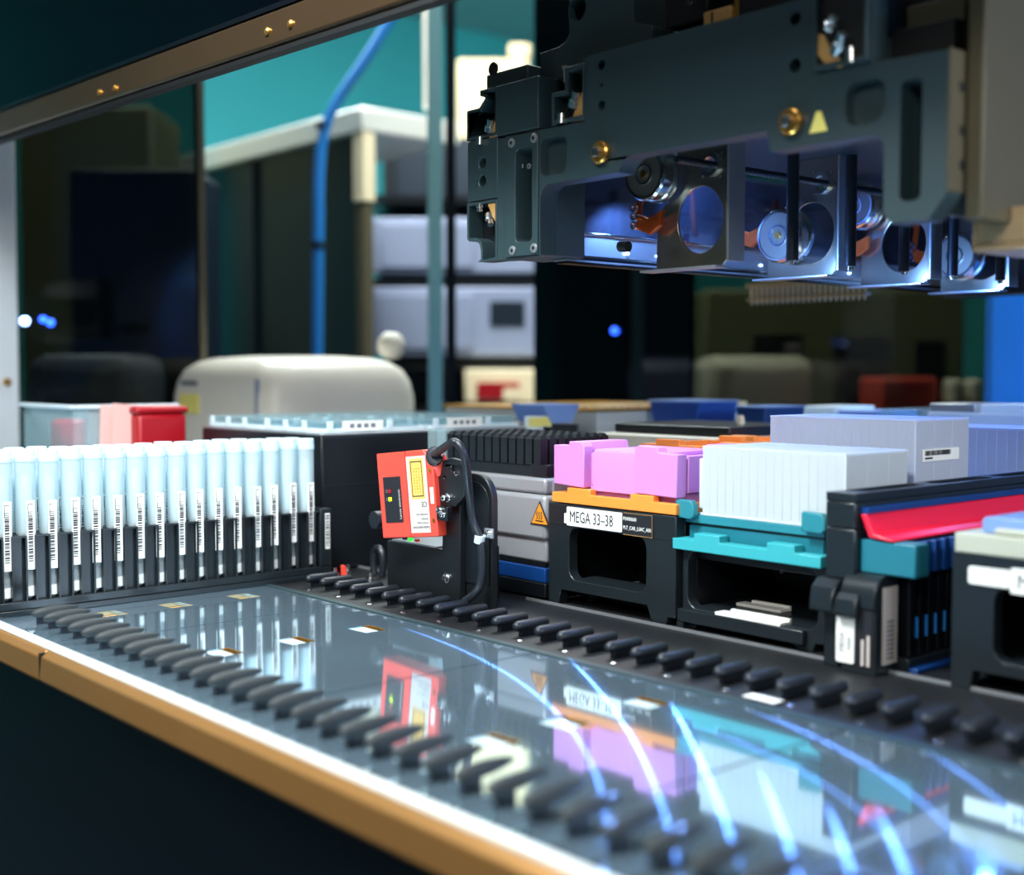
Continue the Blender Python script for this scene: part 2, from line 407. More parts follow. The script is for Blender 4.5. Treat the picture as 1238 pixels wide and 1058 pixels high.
# leaf-shaped front guide pegs and rod-shaped back guide pegs
for k in range(34):
    x = -.9205+.0225*k
    p = mp('front_guide_peg', MB().loft((x, .3385, .0078), (x, .3735, .0095), [(0, .0010), (.04, .0024), (.12, .0035), (.28, .0041), (.55, .0039), (.8, .0028), (.95, .0015), (1, .0005)], 14), 'pegrubber')
    obj('peg_stem', MB().box(x-.0018, x+.0018, .3425, .3530, 0, .0065), 'rubber', p)
for k in range(36):
    x = -.9255+.0225*k; y0 = .5745
    p = mp('back_guide_peg', MB().loft((x, y0, .0075), (x, y0+.031, .0075), [(0, .0012), (.03, .0026), (.08, .0034), (.15, .0037), (.95, .0037), (1, .003)], 14), 'rubber')
    obj('peg_foot', MB().box(x-.002, x+.002, y0+.006, y0+.026, 0, .006), 'rubber', p)
    if k % 2 == 0:
        mp('deck_screw', MB().loft((x+.011, .5705, 0), (x+.011, .5705, .0012), [(0, .0028), (.7, .0028), (1, .0018)], 12), 'chrome')
# polished rail in front of the carriers
mp('deck_rail', MB().box(-.76, .6, .6790, .6808, 0, .0020), 'satin')
mp('deck_rail', MB().box(-1.2, -.875, .672, .674, 0, .002), 'satin')
mp('deck_patch', MB().box(-.447, -.425, .5635, .573, .0012, .0016), 'white')
# hanging loop and small fasteners behind the left pegs
bl = onZ(435, 700, 0)
lp = MB(); lp.tube([(bl.x-.006, bl.y+.02, .001), (bl.x-.0075, bl.y+.02, .012), (bl.x-.006, bl.y+.02, .022), (bl.x, bl.y+.02, .026), (bl.x+.006, bl.y+.02, .022), (bl.x+.0075, bl.y+.02, .012), (bl.x+.006, bl.y+.02, .001)], .0032, 10)
mp('cable_loop', lp, 'rubber', label='black rubber loop standing beside the scanner')
for px, py, c in ((405, 694, 'chrome'), (420, 690, 'chrome'), (448, 700, 'chrome')):
    q = onZ(px, py+3, 0); mp('deck_stud', MB().loft((q.x, q.y, 0), (q.x, q.y, .008), [(0, .0035), (.4, .0035), (.45, .002), (1, .0022)], 12), c)
q = onZ(414, 697, 0); mp('red_clip', MB().prism([(q.x-.002, .0), (q.x+.003, 0), (q.x+.001, .009), (q.x-.003, .010)], 'y', q.y, q.y+.003), 'red', label='small red clip')
# frame: posts, side glazing, back panels, top beam
SX = -1.75; sf = 1.75/1.45
mp('corner_post', MB().box(SX-.025, SX, .432, .6336, -.02, .56), 'postgrey', .003, 'pale grey corner post')
q = onX(8, 462, SX+.0005)
mp('post_screw', MB().cyl(q, (SX+.004, q.y, q.z), .0054, n=14), 'brass')
mp('side_glass', MB().box(SX-.018, SX-.010, .634, .908, -.02, .97), 'smoked', label='smoked side glass beside the pale corner post')
mp('glass_edge', MB().box(SX-.020, SX-.006, .9085, .919, -.02, .97), 'olive')
mp('side_post', MB().box(SX-.004, SX, 1.109*sf, 1.134*sf, -.02, .97), 'tealpost', .001, 'pale teal upright')
mp('side_post', MB().box(SX-.004, SX, 1.1425*sf, 1.159*sf, -.02, .97), 'blackplastic', .001, 'thin black upright')
mp('back_panel', MB().box(-1.78, -1.391, 1.610, 1.62, 0, .97), 'blackglass', label='opaque glossy black back panel')
mp('back_glass', MB().box(-1.390, -.86, 1.612, 1.62, 0, .97), 'smoked', label='smoked back glass')
mp('back_column', MB().box(-.8035, .30, 1.50, 1.60, 0, .95), 'bluepaint', .003, 'blue painted column')
mp('column_flange', MB().box(-.8190, -.8045, 1.515, 1.53, 0, .95), 'bluepaint', .001)
mp('side_panel', MB().box(.58, .6, .36, 1.61, 0, .97), 'navy')
mp('top_frame', MB().box(-1.78, .6, .50, .53, .97, 1.0), 'navy')
mp('top_frame', MB().box(-1.78, .6, 1.60, 1.63, .97, 1.0), 'navy')
mp('top_frame', MB().box(-1.78, -1.75, .53, 1.60, .97, 1.0), 'navy')
# front beam, slightly sloping, below the dark hood glass
def beam(prof, x0, dz0, x1, dz1, m, name, bevel=0):
    n = len(prof); b = MB()
    b.add([(x0, y, z+dz0) for y, z in prof]+[(x1, y, z+dz1) for y, z in prof],
          [tuple(range(n)), tuple(range(2*n-1, n-1, -1))]+[(i, i+n, (i+1) % n+n, (i+1) % n) for i in range(n)])
    return mp(name, b, m, bevel)
A = onY(0, 136, .5); B = onY(340, 10, .5); slope = (B.z-A.z)/(B.x-A.x)
def bz(x): return A.z+slope*(x-A.x)
X0, X1 = -1.78, .6
beam([(.500, 0), (.500, -.024), (.504, -.026), (.516, -.026), (.516, .002)], X0, bz(X0), X1, bz(X1), 'beam', 'front_beam', .0012)
beam([(.502, -.0265), (.502, -.0300), (.512, -.0300), (.512, -.0265)], X0, bz(X0), X1, bz(X1), 'dark', 'beam_seal')
beam([(.502, .0025), (.502, .0065), (.516, .0065), (.516, .0025)], X0, bz(X0), X1, bz(X1), 'blackgloss', 'beam_lip')
beam([(.505, .007), (.505, .50), (.511, .50), (.511, .007)], X0, bz(X0), X1, bz(X1), 'blackglass', 'hood_glass')
for px, py in ((121, 112), (140, 107), (324, 38), (352, 29)):
    q = onY(px, py, .5)
    mp('beam_screw', MB().loft((q.x, .5, q.z), (q.x, .4975, q.z), [(0, .0032), (.5, .0032), (1, .0018)], 14), 'brass')

# ================================================================== BACKGROUND OUTSIDE THE MACHINE
def bxpx(px0, px1, py0, py1, t, depth):
    """a box of real thickness whose front stands t metres off"""
    a = dist((px0+px1)/2, (py0+py1)/2, t); sx = (px1-px0)*t/FPX/2; sz = (py1-py0)*t/FPX/2
    return a, sx, sz, depth
def facing(name, label, cat, parts, px, t, rot=None, group=None):
    """thing made of boxes given in its own frame (metres across, deep, up from its base), turned like the aisle"""
    a = dist(px[0], px[1], t); th = thing(name, label, cat, a, group)
    th.rotation_euler = (0, 0, YAW if rot is None else rot)
    for nm, mb, m, bv in parts: obj(nm, mb, m, th, bv, local=True)
    return th
def k(t, px): return px*t/FPX
bench = thing('lab_bench', 'dark lab bench behind the machine', 'bench', (-2.9, 1.9, -.95))
bench.location = (-2.2, .9, -.95)
obj('worktop', MB().box(-2.75, -1.86, .35, 1.5, -.03, 0), 'navy', bench, .004)
for x in (-2.65, -1.95):
    for y in (.45, 1.4): obj('leg', MB().box(x-.03, x+.03, y-.03, y+.03, -.95, -.03), 'satin', bench)
bench = thing('lab_bench', 'dark lab bench seen through the back glass', 'bench', (-1.45, 2.5, -.95))
obj('worktop', MB().box(-2.1, -.8, 1.85, 3.1, -.03, 0), 'navy', bench, .004)
for x in (-2.0, -.9):
    for y in (1.95, 3.0): obj('leg', MB().box(x-.03, x+.03, y-.03, y+.03, -.95, -.03), 'satin', bench)
# cream rounded centrifuge
th = thing('benchtop_centrifuge', 'large cream rounded instrument with a yellow square, behind the sample tubes', 'instrument', (-1.58, .97, 0))
cx0, cx1, cy0, cy1, czt = -1.7475, -1.450, .846, 1.100, .2060
obj('lower_casing', MB().box(cx0+.004, cx1-.004, cy0+.004, cy1-.004, 0, .02), 'lavender', th, .004)
g = MB(); hw, hd_ = (cx1-cx0)/2, (cy1-cy0)/2; mx_, my_ = (cx0+cx1)/2, (cy0+cy1)/2; rings = []
for z_, ins_, rr_ in ((.021, 0, .030), (.150, .001, .034), (.172, .004, .038), (.188, .010, .044), (.199, .022, .05), (.2045, .040, .05), (.2075, .075, .04)):
    rings.append([(p[0], p[1], z_) for p in rrect(cx0+ins_, cx1-ins_, cy0+ins_, cy1-ins_, rr_, 6)])
n_ = len(rings[0]); g.add([p for r_ in rings for p in r_], [(i*n_+a, i*n_+(a+1) % n_, (i+1)*n_+(a+1) % n_, (i+1)*n_+a) for i in range(len(rings)-1) for a in range(n_)]+[tuple(range((len(rings)-1)*n_, len(rings)*n_)), tuple(reversed(range(n_)))])
obj('casing', g, 'cream', th)
obj('seam_strip', MB().box(cx1-.0345, cx1-.030, cy0-.0008, cy0+.004, .03, .175), 'lavender', th)
a_ = onY(213, 476, cy0); b2_ = onY(238, 500, cy0)
obj('yellow_sticker', MB().box(a_.x+.012, b2_.x+.006, cy0-.0012, cy0+.0005, b2_.z, a_.z), 'paleyellow', th)
obj('grey_print', MB().box(a_.x+.016, b2_.x+.001, cy0-.0010, cy0+.0005, onY(220, 465, cy0).z, onY(220, 460, cy0).z), 'inkgrey', th)
# white-topped tall glass cabinet
t = 2.75; c0 = dist(440, 165, t); zt = .1845+k(t, 450-132); cab = thing('glass_front_cabinet', 'tall dark glass cabinet with thick white top and white corner post', 'cabinet', (c0.x, c0.y, -.95))
x, y = c0.x, c0.y
obj('top_slab', MB().box(x-1.9, x+.02, y-.02, y+.25, zt-.052, zt), 'rail', cab, .004)
obj('corner_post', MB().box(x-.018, x+.018, y-.016, y+.016, zt-.20, zt-.053), 'creamwarm', cab)
obj('lower_post', MB().box(x-.014, x+.014, y-.012, y+.014, -.95, zt-.201), 'olive', cab)
obj('front_pane', MB().box(x-1.88, x-.02, y, y+.006, -.90, zt-.053), 'darkteal', cab)
for i in range(4): obj('pane_frame', MB().box(x-.50-.42*i, x-.46-.42*i, y-.012, y-.001, -.90, zt-.053), 'navy', cab)
obj('kick_base', MB().box(x-1.88, x, y, y+.23, -.95, -.90), 'navy', cab)
# shelving unit with pale analysers seen right of the cabinet
def plain(name, label, cat, px0, px1, py0, py1, t, dep, m, bevel=.01, extra=None, rot=YAW, group=None, base=None):
    a = dist((px0+px1)/2, py1, t); hw = k(t, px1-px0)/2; h = k(t, py1-py0)
    if base is not None: h += a.z-base; a.z = base
    th = thing(name, label, cat, a, group); th.rotation_euler = (0, 0, rot)
    obj('casing', MB().box(-hw, hw, 0, dep, 0, h), m, th, bevel, local=True)
    if extra: extra(th, hw, h)
    return th
t = 3.3
rk = thing('equipment_rack', 'dark equipment rack standing behind the machine left of the head', 'rack', (*dist(600, 450, t+.02).xy, -.95)); rk.rotation_euler = (0, 0, YAW)
hw = k(t, 160)
for zz in (336, 436, 492, 236): 
    z = .1845+k(t, 450-zz); obj('shelf', MB().box(-hw, hw*.9, .0, .5, z+.95-.022, z+.95), 'blackplastic', rk, local=True)
for xx in (-hw, hw*.9-.03): obj('upright', MB().box(xx, xx+.03, .5, .53, 0, 1.9), 'blackplastic', rk, local=True)
obj('back_sheet', MB().box(-hw, hw*.9, .53, .54, 0, 1.84), 'navy', rk, local=True)
def drawerfront(th, hw, h):
    obj('front_panel', MB().box(-hw*.9, hw*.2, -.006, 0, h*.1, h*.9), 'lavender', th, .003, local=True)
    obj('display', MB().box(hw*.4, hw*.8, -.004, 0, h*.45, h*.8), 'navy', th, local=True)
plain('analyser', 'pale grey-blue boxy analyser on the rack shelf beside the head', 'instrument', 450, 655, 264, 331, t, .3, 'lavender', .006, drawerfront)
plain('analyser', 'pale grey-blue boxy analyser on the lower shelf under the head', 'instrument', 447, 655, 348, 431, t, .3, 'lavender', .006, drawerfront)
def redfront(th, hw, h):
    obj('red_insert', MB().box(-hw*.70, hw*.35, -.006, 0, h*.12, h*.62), 'darkred', th, local=True)
    obj('window', MB().box(-hw*.05, hw*.35, -.010, -.006, h*.08, h*.45), 'creamwarm', th, local=True)
plain('kit_box', 'warm cream box with a red front under the lower analyser', 'box', 562, 660, 447, 487, t-.05, .2, 'creamwarm', .004, redfront)
plain('storage_box', 'tall warm cream cupboard glimpsed left of the machine head', 'cupboard', 553, 640, 72, 172, 3.95, .3, 'cupboard', .01, base=-.95)
plain('wall_box', 'small cream box behind the top of the machine head', 'box', 615, 642, 52, 71.5, 3.97, .1, 'cupboard', .01)
b_ = onX(473, 418, -1.55)
kn = obj('top_knob', MB().ball((b_.x, b_.y, b_.z), .0215).cyl((b_.x, b_.y, .2050), (b_.x, b_.y, b_.z-.01), .012), 'cream', bpy.data.objects['benchtop_centrifuge'])
# wall mounted conduit
plain('wall_conduit', 'pale vertical conduit on the teal wall right of the blue hose', 'conduit', 512, 521, -60, 130, 2.85, .03, 'cream', .002)
hose = [dist(px, py, 2.6) for px, py in ((500, -30), (468, 30), (438, 78), (408, 122), (392, 160), (386, 210), (385, 300), (384, 420), (384, 470))]
c = hose[-1]; hz = thing('blue_hose', 'bright blue hose hanging in front of the white-topped cabinet', 'hose', (c.x, c.y, c.z))
obj('hose_tube', MB().tube(hose, k(2.6, 6.5), 12), 'bluehose', hz)
for px, py in ((390, 152), (385, 296)):
    q = dist(px, py, 2.6); obj('hose_tie', MB().cyl((q.x, q.y, q.z-.006), (q.x, q.y, q.z+.006), k(2.6, 8.5), n=16), 'navy', hz)
# things seen dimly through the smoked side glass
plain('dim_cupboard', 'olive cupboard seen dimly through the smoked side glass', 'cupboard', 22, 185, 128, 195, 3.0, .25, 'oliveroom', .01, base=-.95)
plain('side_cabinet', 'tall dark instrument seen dimly through the smoked side glass', 'cabinet', 85, 240, 205, 420, 2.5, .2, 'navy', .01, base=.0)
plain('centrifuge_ghost', 'rounded dark grey stand-in for the cream instrument reflected in the smoked side glass', 'instrument', 28, 165, 428, 510, 2.05, .2, 'lavender', .03, base=.0)  # added in place of the centrifuge's reflection in the side glass
# glowing balls added in place of blurred LED reflections in the glass
for px, py, t, r, mt, lb in ((30, 388, 1.6, 5.5, 'ledwhite', 'bright blue-white LED reflection dot beside the pale corner post'), (52, 386, 1.62, 4.5, 'blueglow', 'blue LED reflection dot, left one of a close pair behind the side glass'),
                          (61, 390, 1.64, 5, 'blueglow', 'blue LED reflection dot, right one of a close pair behind the side glass'), (743, 400, 1.85, 5.5, 'blueglow', 'lone blue LED reflection dot on the black back panel')):
    q = dist(px, py, t)
    if px < 100: q = onX(px, py, SX-.0045); 
    else: q = onY(px, py, 1.606)
    tag(obj('reflection_dot', MB().ball((0, 0, 0), r*.0011), mt), lb, 'light', 'blue LED reflection dots').location = q
# things seen through the smoked back glass
def windows(th, hw, h):
    for a, b, c, d in ((-.62, -.25, .1, .72), (.0, .42, .1, .70), (.62, .84, .08, .68)):
        obj('dark_window', MB().box(hw*a, hw*b, -.006, 0, h*c, h*d), 'dark', th, local=True)
plain('back_cabinet', 'olive cabinet with dark windows seen dimly through the back glass', 'cabinet', 850, 1165, 350, 500, 3.0, .3, 'oliveroom', .01, windows, base=0)
plain('back_centrifuge_ghost', 'rounded stand-in for the cream instrument reflected dimly in the back glass', 'instrument', 852, 985, 430, 500, 2.6, .2, 'cream', .03, base=0)  # added in place of the centrifuge's mirror image in the back glass
plain('red_bin', 'red and white box seen dimly through the back glass beside the blue column', 'box', 1064, 1135, 456, 492, 2.4, .15, 'red', .01, base=0)
plain('white_jar', 'white jar seen dimly through the back glass left of the blue column', 'jar', 1150, 1168, 458, 488, 2.35, .06, 'cream', .01, base=0)
plain('white_jar', 'white jar seen dimly through the back glass, the one nearest the blue column', 'jar', 1174, 1190, 458, 488, 2.35, .06, 'cream', .01, base=0)

# ================================================================== SAMPLE TUBES AND THEIR CARRIERS
PITCH = .01778; Y_T0 = .3365; NT = 17
def y_of(i): return Y_T0+PITCH*i
def make_tube_carrier(xf, label):
    t = thing('tube_carrier', label, 'rack', (xf-.0115, .32, 0), 'black tube carriers')
    ya, yb = y_of(-1.5), .6235
    obj('base', MB().box(xf-.0225, xf+.003, ya, yb, 0, .0045).box(xf-.0225, xf+.0005, ya, yb, .0045, .0105), 'carrier', t, .0006)
    obj('back_rail', MB().box(xf-.0225, xf-.0205, ya, yb, .0105, .058), 'blackplastic', t, .0004)
    for i in range(-1, NT):
        yc = y_of(i)+PITCH*.5; w = .0058
        if i == NT-1: break
        b = MB().box(xf-.0015, xf, yc-w, yc-w+.0014, .0105, .0605).box(xf-.0015, xf, yc+w-.0014, yc+w, .0105, .0605).box(xf-.0205, xf-.0045, yc-w+.0006, yc+w-.0006, .0105, .060)
        b.box(xf-.0045, xf-.0015, yc-w, yc-w+.0010, .0105, .0605).box(xf-.0045, xf-.0015, yc+w-.0010, yc+w, .0105, .0605).box(xf-.0045, xf, yc-w+.0010, yc+w-.0010, .059, .0605)
        obj('divider', b, 'carrier', t, .0002)
    obj('end_block', MB().box(xf-.0225, xf+.001, .6115, yb, .0105, .0625), 'carrier', t, .001)
    lb = obj('end_label', MB().box(xf+.001, xf+.0013, .6165, .6212, .026, .058), 'white', t)
    b = MB(); z = .028
    while z < .056: h = random.choice((.0005, .0009, .0014)); b.box(xf+.0013, xf+.0014, .617, .6206, z, z+h); z += h+random.choice((.0006, .0009))
    obj('barcode', b, 'ink', lb)
    return t
XF = -.961
make_tube_carrier(XF, 'black slotted tube carrier nearest the loading trays')
make_tube_carrier(XF-.0235, 'black slotted tube carrier behind the nearest one')
def make_tube(label):
    t = thing('sample_tube', label, 'tube', (0, 0, .0106))
    r = .0076
    obj('glass_body', MB().loft((0, 0, .0106), (0, 0, .1185), [(0, .0035), (.02, .0055), (.05, .0060), (.44, .0060), (.48, r), (.97, r), (1, r)], 20), 'tube', t)
    obj('insert', MB().loft((0, 0, .0615), (0, 0, .106), [(0, .0045), (.85, .0045), (1, .003)], 12), 'cap', t)
    obj('cap', MB().loft((0, 0, .1160), (0, 0, .1255), [(0, .0081), (.35, .0081), (.38, .0077), (.93, .0077), (1, .0070)], 20), 'cap', t)
    obj('bottom_plug', MB().cyl((0, 0, .0130), (0, 0, .0205), .00640, n=16), 'white', t)
    lb = obj('label', MB().box(.0077, .0084, -.0033, .0033, .0335, .0862).box(.0060, .0077, -.0028, .0028, .040, .084), 'white', t, .0003)
    b = MB(); z = .040
    random.seed(11)
    while z < .079:
        h = random.choice((.0004, .0007, .0012)); b.box(.0085, .00856, -.0024, .0012, z, z+h); z += h+random.choice((.0005, .0008, .0011))
    b.box(.0085, .00856, -.0026, -.0021, .0745, .084).box(.0085, .00856, -.0026, .0016, .0835, .0839)
    obj('barcode', b, 'ink', lb)
    return t
proto = make_tube('')
random.seed(5)
ordn = ['nearest the left picture edge', 'second', 'third', 'fourth', 'fifth', 'sixth', 'seventh', 'eighth', 'ninth', 'tenth', 'eleventh', 'twelfth', 'thirteenth', 'fourteenth', 'fifteenth', 'sixteenth']
first = True
for row, xf in ((0, XF), (1, XF-.0235)):
    for i in range(-1, NT-1):
        o = proto if first else copy_tree(proto); first = False
        o.location = (xf-.0102, y_of(i), .0106+random.uniform(-.0003, .0008)); o.rotation_euler = (0, 0, random.uniform(-.18, .12))
        n = i
        where = 'just outside the left picture edge' if n < 0 else ('nearest the left picture edge' if n == 0 else ('at the right end of the row' if n == NT-2 else ordn[n]+' from the left picture edge'))
        o['label'] = ('frosted capped sample tube in the front carrier, ' if row == 0 else 'frosted capped sample tube in the rear carrier, ')+where
        o['category'] = 'tube'; o['group'] = 'sample tubes in the nearest carrier' if row == 0 else 'sample tubes in the carrier behind'

# ================================================================== BLACK PLATE BOX WITH CLEAR LIDS (left middle)
bx0, bx1, by0, by1, bzt = -1.2215, -.990, .632, .885, .1255
t = thing('storage_module', 'large black box with clear-lidded labware on top behind the scanner', 'box', ((bx0+bx1)/2, (by0+by1)/2, 0))
obj('body', MB().box(bx0, bx1, by0, by1, 0, bzt), 'blackplastic', t, .002)
obj('body_seam', MB().box(bx1, bx1+.0006, by0+.002, by1-.002, .079, .080), 'carrier', t)
obj('top_rim', MB().box(bx0, bx1, by0, by1, bzt, bzt+.0025), 'satin', t, .0008)
lid = 0
for r_ in range(2):
    for c_ in range(2):
        x = bx0+.006+c_*.113; y = by0+.006+r_*.124; lid += 1
        l = thing('lidded_plate', 'clear lidded plate on the black box, '+['front left', 'front right', 'back left', 'back right'][lid-1]+' of the four', 'plate', (x+.05, y+.06, bzt+.0025), 'clear lidded plates on the black box')
        z0 = bzt+.0027
        obj('base_frame', MB().box(x, x+.108, y, y+.116, z0, z0+.0035), 'frost', l, .0005)
        obj('wells', MB().box(x+.004, x+.104, y+.004, y+.112, z0+.0036, z0+.0085), 'clear', l)
        obj('lid', MB().box(x+.001, x+.107, y+.001, y+.115, z0+.0087, z0+.0112), 'clear', l, .0005)
        for j in range(3):
            o = obj('corner_peg', MB().box(x+.002+j*.034, x+.008+j*.034, y-.0005, y+.002, z0+.002, z0+.0105), 'frost', l)
            o = obj('corner_peg', MB().box(x+.1065, x+.1085, y+.004+j*.034, y+.010+j*.034, z0+.002, z0+.0105), 'frost', l)
        if c_ == 1:
            lb = obj('side_label', MB().box(x+.1086, x+.1092, y+.020, y+.066, z0+.001, z0+.0105), 'white', l, label) if False else obj('side_label', MB().box(x+.1086, x+.1092, y+.020, y+.066, z0+.001, z0+.0105), 'white', l)
            g = MB()
            for q in range(4): g.box(x+.1092, x+.1094, y+.028+q*.008, y+.033+q*.008, z0+.004, z0+.0078)
            obj('print', g, 'inkgrey', lb)
# second black module further back with yellow label
def small_module(px0, px1, x, zt, label, m='blackplastic', front=.0, dep=.12):
    a = onX(px0, 500, x); b = onX(px1, 500, x)
    t = thing('storage_module', label, 'box', (x-dep/2, (a.y+b.y)/2, 0))
    obj('body', MB().box(x-dep, x, a.y, b.y, 0, zt), m, t, .002)
    return t, a.y, b.y
t, ya, yb = small_module(655, 700, -.99, .128, 'low dark module with a pale blue trough behind the black rack')
obj('yellow_label', MB().box(-.9898, -.9888, .8885, .92, .127, .1365), 'paleyellow', t)
obj('label_holder', MB().box(-.995, -.99, .887, .9215, .10, .138), 'frost', t)
obj('trough', MB().prism([(ya, .150), (yb, .150), (yb-.012, .130), (ya+.012, .130)], 'x', -1.04, -.988), 'paleblue', t, .0005)
# fine gold pin grid lids at the far side
t = thing('tip_grid', 'flat gold perforated tip grid lying far back on the deck', 'tip box', (-1.15, 1.2, 0))
q0 = onZ(520, 492, .145); 
obj('box', MB().box(-1.30, -1.02, 1.02, 1.30, 0, .139), 'frost', t, .001)
obj('grid_plate', MB().box(-1.302, -1.018, 1.018, 1.302, .1392, .1425), 'gold', t)
g = MB()
for i in range(22):
    for j in range(4):
        g.cyl((-1.024-j*.018, 1.024+i*.0126, .1425), (-1.024-j*.018, 1.024+i*.0126, .147), .0036, n=8)
tag(obj('tip_collars', g, 'creamwarm', t), kind='stuff')

# ================================================================== CLEAR BOX, PAPERS AND RED BOX (far left)
t = thing('clear_tray', 'clear plastic box with a red cap inside beside the corner post', 'box', (-1.36, .54, 0))
a = (-1.44, -1.30, .525, .64)
g = MB().box(a[0], a[1], a[2], a[2]+.002, .003, .146).box(a[0], a[1], a[3]-.002, a[3], .003, .146).box(a[0], a[0]+.002, a[2]+.002, a[3]-.002, .003, .146).box(a[1]-.002, a[1], a[2]+.002, a[3]-.002, .003, .146).box(a[0], a[1], a[2], a[3], 0, .003)
obj('walls', g, 'clear', t)
obj('rim', MB().box(a[0]-.004, a[1]+.004, a[2]-.004, a[2]+.002, .146, .150).box(a[1]-.002, a[1]+.004, a[2]+.002, a[3]+.004, .146, .150), 'frost', t, .001)
tag(obj('red_cap_bottle', MB().loft((-1.40, .56, .0031), (-1.40, .56, .132), [(0, .020), (.72, .020), (.76, .017), (.78, .019), (.97, .019), (1, .014)], 20), 'magenta'), 'red-capped bottle standing inside the clear plastic box', 'bottle')
tag(obj('brown_bottle', MB().loft((-1.345, .585, .0031), (-1.345, .585, .135), [(0, .023), (.7, .023), (.76, .02), (.78, .022), (.97, .022), (1, .018)], 20), 'olive'), 'brown-grey bottle standing inside the clear plastic box', 'bottle')
t = thing('folded_paper', 'pale pink folded paper packet leaning beside the red box', 'paper', (-1.30, .56, 0))
g = MB()
for i, (dx, tl) in enumerate(((0, .012), (-.012, .004), (-.024, -.006))):
    q = onX(142-i*12, 520, -1.28+dx)
    g.prism([(q.y-.014, .003), (q.y+.010, .003), (q.y+.020+tl*.3, .149-i*.002), (q.y-.008+tl*.3, .152-i*.002)], 'x', q.x-.0012, q.x+.0012)
obj('sheets', g, 'pinkpaper', t)
rb = onX(193, 520, -1.27)
t = thing('red_box', 'dark red plastic box between the pink papers and the cream instrument', 'box', (-1.29, rb.y, 0))
obj('body', MB().box(-1.2925, -1.262, rb.y-.028, rb.y+.028, 0, .140), 'darkred', t, .004)
obj('lid', MB().box(-1.2935, -1.261, rb.y-.030, rb.y+.030, .1402, .148), 'darkred', t, .003)
obj('lid_sticker', MB().box(-1.290, -1.275, rb.y-.02, rb.y+.02, .148, .1486), 'pinkpaper', t)

# ================================================================== BARCODE SCANNER, ITS BRACKET AND CABLE
YS = .603
sb = thing('scanner_bracket', 'black scanner bracket with rounded upright beside the silver heater', 'bracket', (-.80, .635, 0))
obj('base_box', MB().prism([(-.8625, 0), (-.775, 0), (-.775, .044), (-.8625, .044)], 'y', .6145, .664), 'black', sb, .0012)
P1 = lambda px, py, y: (onY(px, py, y).x, onY(px, py, y).z)
up1 = [(P1(538, 700, .6185)[0], 0), (P1(561, 700, .6185)[0], 0), P1(561, 574, .6185), P1(555, 577, .6185), P1(548, 584, .6185), P1(543.5, 592, .6185), P1(541, 606, .6185)]
plate('upright', up1, [], 'xz', .6145-.0002, .6205, 'black', sb, .0006)
xr_ = P1(595.5, 650, .6215)[0]; xl_ = P1(555, 650, .6215)[0]; rr = .0195; zt_ = P1(580, 573, .6215)[1]
up2 = [(xl_, 0), (xr_, 0)]+[(xr_-rr+rr*math.cos(R(a)), zt_-rr+rr*math.sin(R(a))) for a in range(0, 91, 15)]+[(xl_, zt_)]
plate('back_upright', up2, [], 'xz', .6212, .6270, 'black', sb, .0008)
xl_ += .008; xr_ -= .003; rr = .017; zt_ -= .006
plate('recess_panel', [(xl_, .02), (xr_, .02)]+[(xr_-rr+rr*math.cos(R(a)), zt_-rr+rr*math.sin(R(a))) for a in range(0, 91, 15)]+[(xl_, zt_)], [], 'xz', .6202, .6210, 'blackplastic', sb, .0004)
arm = [P1(*p, .612) for p in ((527, 611), (553, 613), (564, 600), (566, 566), (560, 557), (548, 553.5), (540, 556), (534, 560), (528, 566), (527, 571))]
c1_ = P1(551, 567, .612); c2_ = P1(540.5, 577, .612)
plate('swivel_plate', arm, [circ(*c1_, .0028, 14), circ(*c2_, .0012, 10)], 'xz', .6095, .6140, 'black', sb, .0007)
def bolt(x, y, z, r, parent, m='chrome', h=.003, n=18, name='bolt'):
    g = MB().loft((x, y, z), (x, y-h, z), [(0, r*1.35), (.2, r*1.35), (.21, r), (.9, r), (1, r*.8)], n)
    b = obj(name, g, m, parent)
    obj('hex_socket', MB().cyl((x, y-h-.0001, z), (x, y-h+.0003, z), r*.42, n=6), 'dark', b); return b
q = onY(540, 699, .6145); bolt(q.x, .6145, q.z, .0030, sb)
q = onY(542, 602, .6105); bolt(q.x, .6105, q.z, .0026, sb, h=.006)
q = onY(554, 572, .6105); bolt(q.x, .6105, q.z, .0022, sb)
hb = obj('hinge_block', MB().box(onY(528, 620, .604).x, onY(541, 620, .604).x, .6035, .6090, onY(530, 629, .604).z, onY(530, 612, .604).z), 'blackplastic', sb, .0008)
q = onY(532, 619, .6035); bolt(q.x, .6035, q.z+.001, .0022, sb); bolt(q.x+.0042, .6035, q.z-.002, .0018, sb)
q = onY(460, 628, .625)
obj('adjust_knob', MB().cyl((q.x, .618, q.z), (q.x, .628, q.z), .0075, n=18).cyl((q.x, .6281, q.z), (q.x+.03, .640, q.z), .003), 'rubber', sb)
obj('status_board', MB().box(-.855, -.795, .6147, .66, .0441, .0455), 'satin', sb)
for px, m in ((497, 'ledgreen'), (505, 'red'), (490, 'blackplastic')):
    q = onY(px, 652, .622); obj('status_led', MB().box(q.x-.0015, q.x+.0015, .62, .623, .0456, .0475), m, sb)

